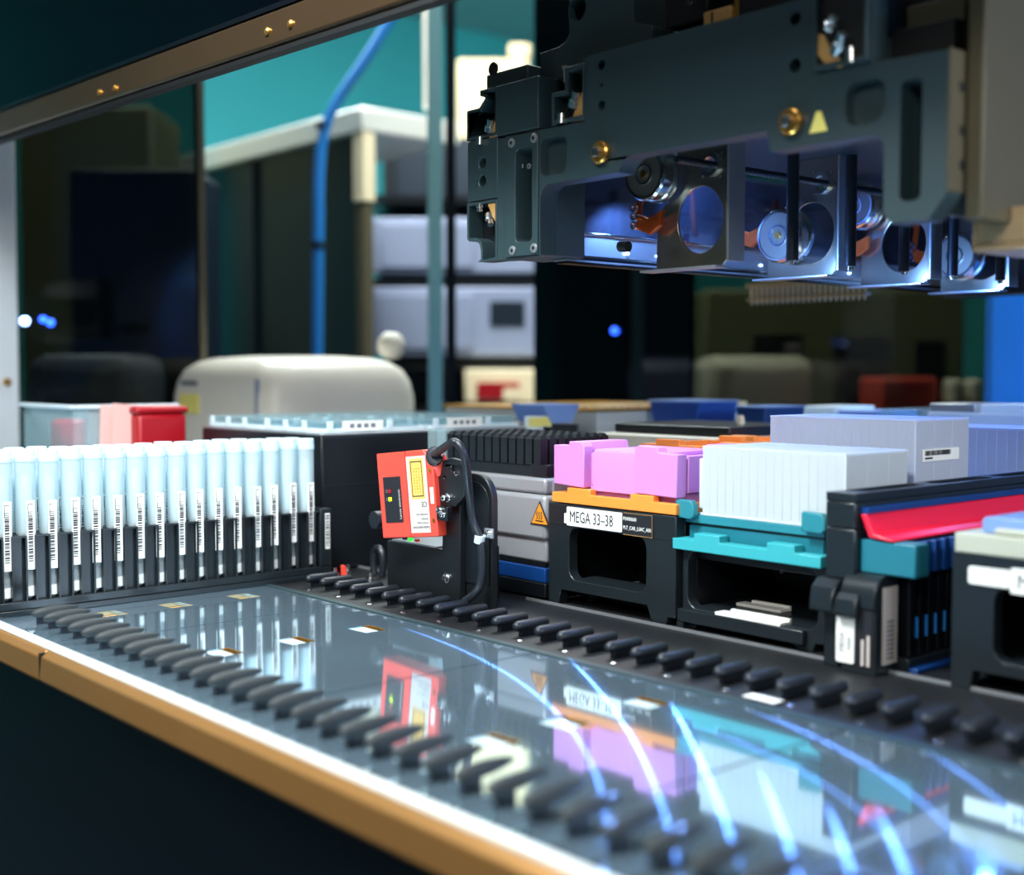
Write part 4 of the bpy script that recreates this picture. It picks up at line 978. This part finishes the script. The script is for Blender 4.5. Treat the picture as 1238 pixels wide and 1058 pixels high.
# arch plate (front frame)
zt_l = H(602, 95)[1]
archx0, archx1 = H(653, 250)[0], H(1068, 220)[0]
cutt = H(683, 223, .62)[1]
steps = [H(660, 224), H(748, 207), H(752, 188), H(760, 184), H(927, 163), H(932, 179), H(1040, 170)]
zc = sum(p[1] for p in (steps[0], steps[1]))/2; zs = sum(p[1] for p in (steps[3], steps[4]))/2
zc2 = (steps[5][1]+steps[6][1])/2
XM = H(601.5, 200)[0]           # left edge of the main plate body (right of the ear windows)
topL = H(602, 95)[1]
out = [(XM, ZB), (archx0-.001, ZB), (archx0, ZB+.001), (archx0, zc-.009), (archx0+.003, zc-.003), (archx0+.009, zc), (steps[1][0], zc), (steps[2][0], zs-.004), (steps[3][0], zs), (steps[4][0], zs), (steps[5][0], zc2),
       (archx1-.006, zc2), (archx1-.001, zc2-.004), (archx1, zc2-.010), (archx1, ZB+.004), (archx1+.005, ZB-.002), (XR-.010, ZB-.002), (XR, ZB+.010), (XR, .355)]
wB = [H(988, 86), H(1052, 66)]
zt1 = .3575
out += [(H(1053, 66)[0], .3565), (H(1053, 66)[0], .3880), (-.50, .3885)]
tl = [H(873, 28), H(769, 51), H(713, 65)]
ztop = sum(p[1] for p in tl)/3
out[-1] = (H(1053, 66)[0]-.002, ztop); 
out += [(H(707, 66)[0], ztop), (H(707, 66)[0], H(707, 145)[1]-.001), (H(664, 155)[0], H(664, 155)[1]+.0), (XM, H(664, 155)[1])]
holes = [rrect(H(653, 190)[0], H(685, 190)[0], H(670, 211)[1], H(670, 166)[1], .006), rrect(H(1022, 120)[0], H(1070, 120)[0], H(1046, 150)[1], H(1046, 97)[1], .008),
         rrect(H(1088, 170)[0], H(1114, 170)[0], H(1100, 243)[1], H(1100, 96)[1], .004),
         rrect(H(625, 235)[0], H(645, 235)[0], H(635, 293)[1], H(635, 179)[1], .004)]
for px, py, r in ((727, 78, .0036), (727, 127, .0036), (961, 22, .0040), (961, 79, .0042), (727, 103, .0015)):
    c = H(px, py); holes.append(circ(c[0], c[1], r, 20))
hz('main_plate', out, holes, YH, YH+.016)
hz('arch_frame', [(p[0], p[1]) for p in [(XM+.002, ZB+.0005), (archx0-.001, ZB+.0005), (archx0, ZB+.002), (archx0, .3420), (archx1, .3420), (archx1, ZB+.006), (XR-.008, ZB+.002), (XR-.001, ZB+.012), (XR-.001, .350), (XM+.002, .350)]],
   [rrect(H(625, 235)[0], H(645, 235)[0], H(635, 293)[1], H(635, 179)[1], .004), rrect(H(1088, 170)[0], H(1114, 170)[0], H(1100, 243)[1], H(1100, 96)[1], .004)], YH+.0162, YH+.045)
hp('pocket_back', MB().box(H(650, 190)[0], H(688, 190)[0], YH+.0085, YH+.0160, H(670, 214)[1], H(670, 162)[1]), 'headblack')
hp('pocket_back', MB().box(H(1019, 120)[0], H(1073, 120)[0], YH+.0085, YH+.0160, H(1046, 153)[1], H(1046, 93)[1]), 'headblack')
hp('slot_back', MB().box(H(1083, 170)[0], H(1118, 170)[0], YH+.030, YH+.040, H(1100, 250)[1], H(1100, 90)[1]), 'dark')
for c in ((727, 78), (727, 127), (961, 22), (961, 79)):
    q = H(*c); hp('hole_back', MB().cyl((q[0], YH+.012, q[1]), (q[0], YH+.0155, q[1]), .005, n=16), 'dark')
# upper left block of the plate (between the ears and the window slot)
xa = H(652, 100)[0]
def step_plate(name, pts, y0, y1, m='headblack', bevel=.0008, holes=()): return hz(name, pts, list(holes), y0, y1, m, bevel)
zsplit = H(640, 158)[1]
step_plate('upper_left_plate', [(XM, zsplit+.0006), (xa, zsplit+.0006), (xa, ztop-.0045), (XM, ztop-.0045)], YH-.001, YH+.016)
hp('upper_left_return', MB().box(xa-.004, xa, YH+.0162, YH+.05, zsplit, ztop-.005), 'headblack')
# left ears with notched outline
def ear(zlo, zhi, up):
    e0 = XL; pts_o = []
    if up: pts = [(e0, zlo), (XM, zlo), (XM, zhi), (H(581, 104)[0], zhi), (H(581, 104)[0], zhi-.004), (H(587, 107)[0], zhi-.006), (H(587, 107)[0], H(563, 130)[1]+.003), (H(580, 135)[0], H(563, 135)[1]), (e0+.001, H(563, 135)[1]), (e0, H(563, 135)[1]-.001)]
    else: pts = [(e0+.0, zhi), (e0, zlo+.0185), (e0+.002, zlo+.0165), (e0+.009, zlo+.0165), (e0+.0145, zlo+.014), (e0+.0165, zlo+.009), (e0+.0165, zlo+.002), (e0+.013, zlo), (XM, zlo), (XM, zhi)]
    return pts
z1 = H(563, 172)[1]; z2 = H(563, 246)[1]
o1 = ear(z1+.0004, ztop-.0045, True); o2 = ear(ZB, z2-.0004, False)
def shrink(pts, d):
    cx = sum(p[0] for p in pts)/len(pts); cz = sum(p[1] for p in pts)/len(pts)
    bm = []
    n = len(pts)
    for i in range(n):
        a, b_, c = Vector(pts[i-1]), Vector(pts[i]), Vector(pts[(i+1) % n])
        d1 = (b_-a).normalized(); d2 = (c-b_).normalized(); s = 1
        n1 = Vector((-d1.y, d1.x)); n2 = Vector((-d2.y, d2.x)); m_ = (n1+n2)
        if m_.length < .01: m_ = n1
        m_ = m_.normalized(); kk = d/max(.5, m_.dot(n1)); bm.append((b_.x+m_.x*kk, b_.y+m_.y*kk))
    return bm
def area2(p): return sum(p[i-1][0]*p[i][1]-p[i][0]*p[i-1][1] for i in range(len(p)))
for o_, nm in ((o1, 'upper_ear'), (o2, 'lower_ear')):
    if area2(o_) < 0: o_ = o_[::-1]
    hz(nm, o_, [shrink(o_, .0022)], YH-.0005, YH+.014, 'headblack', .0004)
    hz('ear_back', shrink(o_, .0005), [], YH+.0142, YH+.017, 'blackplastic', 0)
step_plate('left_plate', [(XL, z2+.0004), (XM, z2+.0004), (XM, z1-.0004), (XL, z1-.0004)], YH, YH+.016, holes=[circ(*H(583, 197), .0042, 18), circ(*H(583, 219), .0042, 18)])
hp('left_plate_back', MB().box(XL+.002, XM-.001, YH+.0105, YH+.0155, z2+.002, z1-.002), 'blackplastic')
def screw_in(px, py, y, r, m='chrome', h=.003):
    q = H(px, py, y); g = hp('cap_screw', MB().loft((q[0], y, q[1]), (q[0], y-h, q[1]), [(0, r), (.8, r), (1, r*.85)], 18), m)
    obj('hex_socket', MB().cyl((q[0], y-h-.0001, q[1]), (q[0], y-h+.0004, q[1]), r*.45, n=6), 'dark', g); return g
screw_in(585, 197, YH+.0100, .0032, h=.004); screw_in(585, 219, YH+.0100, .0032, h=.004)
# insert plate with slot and rod
ins = [(H(613, 165)[0], ZB+.001), (archx0-.001, ZB+.001), (archx0-.001, H(640, 160)[1]-.002), (H(613, 165)[0], H(613, 165)[1])]
hz('insert_plate', ins, [rrect(H(625, 235)[0], H(645, 235)[0], H(635, 293)[1], H(635, 179)[1], .004)], YH-.0016, YH-.0002, 'headblack', .0004)
for px, py in ((619, 173), (646, 167), (620, 303), (646, 300)): screw_in(px, py, YH-.0018, .0034, 'satin', .0012)
q = H(640, 190); q2 = H(640, 287)
hp('slot_rod', MB().cyl((q[0]+.002, YH+.010, q2[1]), (q[0]+.002, YH+.010, q[1]), .0032, n=16), 'chrome')
hp('slot_wall', MB().box(H(622, 235)[0], H(650, 235)[0], YH+.034, YH+.044, H(635, 296)[1], H(635, 176)[1]), 'dark')
for px, py in ((631, 201), (640, 201)): screw_in(px, py, YH+.006, .0020, 'satin', .001)
# brass washers with hex bolts, warning triangle
for px, py, r in ((729, 185, .0078), (959, 148, .0078)):
    c = H(px, py)
    w_ = hp('brass_washer', MB().loft((c[0], YH, c[1]), (c[0], YH-.005, c[1]), [(0, r*.9), (.2, r), (.8, r), (1, r*.86)], 24), 'brass')
    obj('bolt_head', MB().loft((c[0], YH-.005, c[1]), (c[0], YH-.0082, c[1]), [(0, r*.52), (.8, r*.5), (1, r*.38)], 6), 'chrome', w_)
c = H(990, 148); s_ = .0062
hp('yellow_warning_triangle', MB().prism([(c[0]-s_, c[1]-s_*.9), (c[0]+s_, c[1]-s_*.9), (c[0]+s_*.25, c[1]+s_*1.0), (c[0]-s_*.25, c[1]+s_*1.0)], 'y', YH-.0006, YH-.0001), 'paleyellow', .0)
# cam mechanisms seen in the windows
def cam_set(cx, cz, s, flip=1, y=None):
    y = y or YH-.001
    c = hp('cam', MB().prism([(cx+.000, cz-.010*s), (cx+.012*s, cz-.010*s), (cx+.0125*s, cz+.010*s*flip), (cx+.009*s, cz+.006*s*flip), (cx+.004*s, cz-.002*s*flip)] if flip > 0 else
            [(cx+.000, cz+.010*s), (cx+.012*s, cz+.010*s), (cx+.0125*s, cz-.008*s), (cx+.007*s, cz-.002*s)], 'y', y+.0015, y+.004), 'tan', .0008)
    obj('hex_bolt', MB().loft((cx+.003*s, y+.001, cz-flip*.001*s), (cx+.008*s, y-.0015, cz+flip*.007*s), [(0, .0036*s), (.45, .0036*s), (.5, .0024*s), (1, .0024*s)], 10), 'chrome', c)
    obj('standoff', MB().loft((cx-.006*s, y, cz-flip*.010*s), (cx-.006*s, y, cz-flip*.004*s), [(0, .0034*s), (.45, .0034*s), (.5, .0027*s), (1, .0027*s)], 14), 'chrome', c)
c = H(588, 158); cam_set(c[0], c[1], 1.0)
c = H(588, 262); cam_set(c[0], c[1], 1.0, -1)
# window on the main plate (upper middle-left)
wx0, wx1 = H(668, 120)[0], H(707, 110)[0]
zw0, zw1 = H(668, 152)[1]+.0, ztop
hz('window_frame', [(wx0, zw0), (wx1, zw0), (wx1, zw1-.004), (H(684, 78)[0], zw1-.004), (H(684, 78)[0], H(684, 111)[1]+.001), (wx0, H(684, 111)[1]+.001)], [[(wx0+.0022, zw0+.0030), (wx1-.0016, zw0+.0030), (wx1-.0016, zw1-.0075), (H(688, 78)[0], zw1-.0075), (H(688, 78)[0], H(684, 114)[1]), (wx0+.0022, H(684, 114)[1])]], YH-.001, YH+.014, 'headblack', .0004)
hp('window_dark', MB().box(xa+.0005, wx1, YH+.030, YH+.034, zw0-.002, ztop), 'dark')
hp('window_frame_back', MB().box(wx0+.001, wx1-.001, YH+.0145, YH+.0165, zw0+.001, zw1-.010), 'blackplastic')
c = H(689, 128); cam_set(c[0], c[1], 1.15)
c = H(682, 86, YH+.01); hp('white_lever', MB().prism([(c[0]-.003, c[1]+.004), (c[0]+.001, c[1]+.004), (c[0]+.001, c[1]-.008), (c[0]-.0005, c[1]-.008), (c[0]-.001, c[1]+.001)], 'y', YH+.010, YH+.012), 'satin')
# right hand window
rx0, rx1 = H(988, 60)[0], H(1052, 60)[0]
hz('window_frame', [(rx0, .3575), (rx1, .3575), (rx1, ztop+.004), (rx0, ztop+.004)], [[(rx0+.002, .3605), (rx1-.002, .3605), (rx1-.002, ztop+.001), (rx0+.002, ztop+.001)]], YH-.004, YH-.0003, 'headblack', .0004)
hp('window_dark', MB().box(rx0+.0015, rx1-.0015, YH-.0012, YH-.0004, .3600, ztop+.002), 'dark')
c = H(1005, 58, YH-.004)
g = hp('cam', MB().prism([(c[0]-.010, c[1]+.010), (c[0]-.010, c[1]-.002), (c[0]-.004, c[1]-.009), (c[0]+.006, c[1]-.012), (c[0]+.006, c[1]-.008), (c[0]-.001, c[1]-.001), (c[0]-.006, c[1]+.009)], 'y', YH-.0030, YH-.0013), 'tan', .0005)
obj('hex_bolt', MB().loft((c[0]+.002, YH-.002, c[1]-.003), (c[0]+.009, YH-.006, c[1]+.006), [(0, .0042), (.5, .0042), (.55, .003), (1, .003)], 12), 'chrome', g)
obj('hex_bolt', MB().loft((c[0]-.002, YH-.002, c[1]+.012), (c[0]+.003, YH-.006, c[1]+.016), [(0, .0042), (.5, .0042), (.55, .003), (1, .003)], 12), 'chrome', g)
obj('standoff', MB().loft((c[0]+.0125, YH-.002, c[1]-.010), (c[0]+.0125, YH-.0025, c[1]-.002), [(0, .0034), (1, .003)], 12), 'chrome', g)
# right side: side plate going back, big olive cover, bracket below
xr = XR
hp('side_plate', MB().box(xr-.006, xr-.001, YH+.0455, YH+.26, ZB+.012, .3545), 'olive', .0008)
for py in (105, 158, 200): 
    q = onX(1163, py, xr+.0010); hp('side_hole', MB().cyl((xr+.0004, q.y, q.z), (xr+.0012, q.y, q.z), .0030, n=14), 'dark')
hp('edge_strip', MB().box(xr+.0002, xr+.0010, YH+.0006, yc_ if False else YH+.060, ZB+.0125, .3560), 'olive')
yc_ = onX(1169, 150, xr+.002).y
hp('side_cover', MB().box(xr+.0014, xr+.0115, yc_, 1.10, onX(1175, 268, xr+.002).z, .405), 'olive', .0015)
hp('cover_top_edge', MB().box(xr-.012, xr+.0, YH+.05, 1.10, .405, .4085), 'blackplastic', .001)
hp('rear_block', MB().box(rx1+.004, xr-.008, YH+.030, YH+.12, .3555, .392), 'olive', .001)
hp('rear_shelf', MB().box(rx1+.002, xr-.007, YH+.018, YH+.029, .3560, .377), 'dark', .0008)
z_ = onY(1126, 300, .67).z
hp('lower_bracket', MB().box(xr-.011, xr+.03, .668, .76, z_-.0045, z_-.0005).box(xr-.011, xr-.009, .668, .76, z_-.0005, z_+.022), 'creamsheet', .0008)
hp('bracket_face', MB().box(xr-.0088, xr+.03, .669, .673, z_, z_+.019), 'creamsheet', .0005)
# upper body above the main plate
hz('upper_block', [(H(633, 80)[0], ztop-.004), (H(633, 62)[0], H(633, 60)[1]), (H(655, 54)[0], H(655, 54)[1]+.001), (H(663, 46)[0], H(663, 46)[1]), (H(668, 36)[0], H(668, 36)[1]), (H(668, 0)[0], .47), (H(745, 0)[0], .47), (H(745, 20)[0], H(745, 22)[1]), (H(768, 30)[0], H(768, 26)[1]), (H(768, 40)[0], ztop-.004)],
   [circ(*H(687, 8, YH+.008), .009, 20)], YH+.0165, YH+.05)
hp('upper_block_back', MB().box(H(668, 10)[0], H(720, 10)[0], YH+.030, YH+.048, ztop+.01, .465), 'blackplastic')
hp('left_knob_block', MB().box(H(583, 80)[0], H(633, 80)[0]-.0005, YH+.004, YH+.030, ztop-.0040, ztop+.0075), 'headblack', .0012)
c = H(590, 83); hp('knob_face', MB().cyl((c[0]+.002, YH+.0042, c[1]), (c[0]+.002, YH+.0030, c[1]), .0050, n=20), 'blackplastic')
c = H(651, 48); hp('round_stud', MB().cyl((c[0], YH+.032, c[1]-.008), (c[0], YH+.032, c[1]+.002), .0032, n=16), 'steel')
c = H(751, 25, YH+.03)
hp('support_rod', MB().cyl((H(735, 20)[0], YH+.055, .39), (H(735, 20)[0], YH+.055, .49), .0016, n=12), 'creamwarm')
hp('support_rod', MB().cyl((H(752, 20)[0], YH+.055, .39), (H(752, 20)[0], YH+.055, .49), .0014, n=12), 'creamwarm')
hp('rod_nut', MB().cyl((H(752, 20)[0], YH+.055, .408), (H(752, 20)[0], YH+.055, .418), .0045, n=6), 'chrome')
hp('flat_cable', MB().prism([(H(758, 30)[0], .402), (H(764, 30)[0], .402), (H(770, 0)[0], .47), (H(760, 0)[0], .47)], 'y', YH+.050, YH+.052), 'satin')
hp('copper_cable', MB().prism([(H(768, 30)[0], .412), (H(779, 22)[0], .416), (H(781, 0)[0], .47), (H(773, 0)[0], .47)], 'y', YH+.052, YH+.056), 'copper')
hp('red_wire', MB().tube([(H(763, 34)[0], YH+.045, .398), (H(770, 28)[0], YH+.045, .408), (H(782, 24)[0], YH+.047, .410)], .0012, 8), 'darkred')
c0 = H(772, 46, YH+.03); c1 = H(835, 24, YH+.03)
cp = hp('capacitor', MB().loft((c0[0], YH+.034, ztop+.0035), (c1[0]+.01, YH+.034, ztop+.0035), [(0, .006), (.03, .0072), (.97, .0072), (1, .006)], 24), 'sleeve')
for i, s__ in enumerate(('1000', 'TAKO')): 
    text(s__, .0030, (c0[0]+.008+i*.014, YH+.0266, ztop+.0035-.001), (1, 0, 0), (0, 0, 1), 'inkgrey', cp)
hp('motor_box', MB().box(H(779, 10)[0], H(830, 10)[0], YH+.020, YH+.06, ztop+.0112, .47), 'blackplastic', .001)
hp('copper_bracket', MB().box(H(829, 20)[0], H(862, 20)[0], YH+.017, YH+.024, ztop-.002, H(840, 8)[1]+.001), 'tan', .001)
c = H(836, 4); hp('bracket_slot', MB().box(c[0]+.002, c[0]+.0035, YH+.0165, YH+.0169, H(836, 28)[1], H(836, 10)[1]), 'dark')
c = H(836, 3, YH+.016); hp('bracket_screw', MB().cyl((c[0]+.002, YH+.0165, c[1]), (c[0]+.002, YH+.012, c[1]), .0028, n=14), 'chrome')
hp('copper_spacer', MB().cyl((H(868, 20)[0], YH+.022, ztop), (H(868, 20)[0], YH+.022, .43), .0040, n=16), 'gold')
hp('rear_housing', MB().box(H(872, 10)[0], rx0+.02, YH+.0165, YH+.10, ztop-.02, .47), 'blackplastic', .001)
hp('gantry_arm', MB().box(-.70, xr-.02, YH+.105, YH+.20, .405, .60), 'blackplastic', .003)
# mounting carriage reaching back to the top frame, so the head hangs from something
hp('gantry_post', MB().box(-.62, -.50, YH+.11, YH+.19, .60, .9705), 'blackplastic', .003)
gr = tag(obj('gantry_rail', MB().box(-1.74, .57, YH+.105, YH+.195, .971, 1.0), 'navy', mach, .002))
# inner works: they repeat along the depth
XI = -.643
def bracket(y, hole_dx, disc, zlow=.2600, wd=.066, ht=.092):
    x0, x1 = XI, XI+wd
    b_ = plate('inner_bracket', [(x0, zlow), (x1-.004, zlow), (x1, zlow+.004), (x1, zlow+ht), (x0+.020, zlow+ht), (x0+.018, zlow+.058), (x0, zlow+.040)], [circ(x0+.042, zlow+.034, .0215, 28, .024), circ(x1-.014, zlow+.072, .0055, 18)], 'xz', y, y+.0022, 'steel', hd, .0003)
    obj('bracket_flange', MB().box(x0-.006, x1, y-.012, y+.0022, zlow-.0018, zlow-.0002), 'satin', b_, .0003)
    obj('side_flange', MB().box(x1+.0001, x1+.0020, y, y+.018, zlow+.003, zlow+ht), 'satin', b_, .0003)
    obj('bearing_ring', MB().ring((x1-.014, y-.003, zlow+.072), (x1-.014, y-.0002, zlow+.072), .0085, .0055), 'chrome', b_)
    for a in (40, 130, 220, 310): obj('ring_screw', MB().cyl((x1-.014+.0115*math.cos(R(a)), y-.001, zlow+.072+.0115*math.sin(R(a))), (x1-.014+.0115*math.cos(R(a)), y-.0001, zlow+.072+.0115*math.sin(R(a))), .0010, n=8), 'chrome', b_)
    return b_
def disc(cx, y, cz, r=.0185, th=.016):
    d = hp('disc', MB().loft((cx, y+th, cz), (cx, y, cz), [(0, r*1.04), (.18, r*1.04), (.2, r*.96), (.45, r*.96), (.5, r), (.92, r), (1, r*.94)], 36), 'chrome')
    obj('disc_face', MB().cyl((cx, y-.0002, cz), (cx, y-.0006, cz), r*.84, n=32), 'discface', d)
    obj('outer_ring', MB().ring((cx, y-.0014, cz), (cx, y-.0006, cz), r*.94, r*.86, 32), 'chrome', d)
    obj('inner_ring', MB().ring((cx, y-.0014, cz), (cx, y-.0006, cz), r*.40, r*.33, 24), 'chrome', d)
    obj('hub', MB().cyl((cx, y-.0020, cz), (cx, y-.0006, cz), r*.13, n=12), 'brass', d); return d
YB = [.705, .838, .971, 1.104]
for i, y in enumerate(YB):
    bracket(y, 0, None)
    zl = .26
    if i % 2 == 0: disc(XI+.006, y-.020, .3285, .0192)
    else: disc(XI+.026, y-.020, .2920, .0212)
    # copper flex folds below the disc
    x0 = XI-.010 if i % 2 == 0 else XI-.022
    hp('copper_flex', MB().prism([(x0, .302), (x0+.010, .298), (x0+.024, .303), (x0+.022, .292), (x0+.012, .286), (x0-.002, .291)], 'y', y-.010, y-.006), 'copper', .0004)
    hp('copper_ribbon', MB().prism([(x0-.004, .345), (x0+.001, .345), (x0+.0, .318), (x0-.003, .300), (x0-.008, .300), (x0-.005, .318)], 'y', y-.004, y-.003), 'copper')
    for j in range(3): hp('clip_ring', MB().ring((x0-.002, y-.0130, .2935+j*.0065), (x0-.002, y-.0105, .2935+j*.0065), .0030, .0018, 14), 'chrome')
    hp('tray_led', MB().box(-.6903, -.6893, y+.051, y+.0535, .2765, .2780), 'ledwhite')
q = H(745, 313, .72)
hp('tray_led', MB().ball((-.6890, .722, .2770), .0015), 'ledwhite')
ys_ = [YB[0]-.066+i*.004 for i in range(1)]
rod = MB(); xx, zz = XI+.052, .332
prof = []; n_ = 180
for i in range(n_+1): prof.append((i/n_, .0030 if i % 2 else .0024))
rod.loft((xx, .668, zz), (xx, 1.15, zz), prof, 12)
hp('threaded_rod', rod, 'rubber')
# reflective side sheet, bottom tray rails and blue lit plate
hp('side_sheet', MB().box(-.6955, -.6935, .667, 1.20, .2908, .352), mat('polished_side_sheet', '8c94b0', .10, metal=.92, noise=.05))
hp('light_rail', MB().box(-.6955, -.6905, .668, 1.20, .2725, .2880), 'satin', .0006)
hp('light_rail', MB().box(-.6955, -.6885, .668, 1.20, .2882, .2905), 'chrome', .0004)
for i in range(4): hp('rail_layer', MB().box(-.7050+i*.003, -.6865+i*.0006, .652, 1.195, .2722-.0018*i-.0014, .2722-.0018*i), ['chrome', 'blackgloss', 'satin', 'blackgloss'][i])
hp('head_top_cover', MB().box(-.6775, xr-.007, .667, 1.20, .3525, .3560), 'headblack')
hp('small_peg', MB().cyl((H(684, 292)[0], YH+.055, H(684, 292)[1]), (H(694, 292)[0], YH+.055, H(694, 292)[1]), .0040, n=16), 'blackplastic')
XC = -.566
for i in range(5):
    y = None; q = onX((958, 1028, 1093, 1152, 1210)[i], 300, XC+.0); 
    c_ = hp('channel_rod', MB().cyl((XC, q.y, .2660), (XC, q.y, .3505), .0044, n=18), 'rubber')
    obj('steel_tip', MB().cyl((XC, q.y, .2632), (XC, q.y, .2660), .0024, n=14), 'chrome', c_)
# tip row hanging below the head
t = obj('tip_comb', MB().box(-.62, -.60, 1.00, 1.32, .2430, .2445), 'creamsheet', hd)
a = onY(907, 352, 1.20); 
tip = thing('tip_comb', 'row of small beige tips glimpsed under the back of the robot head', 'tips', (a.x, 1.21, .2500))
bpy.data.objects.remove(t)
x0 = onY(905, 352, 1.21).x; x1 = onY(1048, 352, 1.21).x; zz = onY(960, 347, 1.21).z
obj('carrier_strip', MB().box(x0, x1, 1.205, 1.219, zz+.002, zz+.007), 'creamsheet', tip)
g = MB().box(x0, x1, 1.206, 1.218, zz-.0135, zz-.0105); obj('lower_strip', g, 'creamsheet', tip)
g0 = None
n_ = 22
for i in range(n_):
    x = x0+(x1-x0)*(i+.5)/n_
    if g0 is None:
        g0 = obj('tip', MB().loft((x, 1.212, zz+.002), (x, 1.212, zz-.0180), [(0, .0020), (.5, .0020), (.55, .0014), (1, .0010)], 10), 'creamwarm', tip); gx = x
    else:
        o = g0.copy(); COL.objects.link(o); o.parent = tip; o.location = (x-gx, 0, 0)
bm_ = hp('rear_beam', MB().box(-.70, xr-.02, 1.2055, 1.24, .262, .40), 'blackplastic', .002)
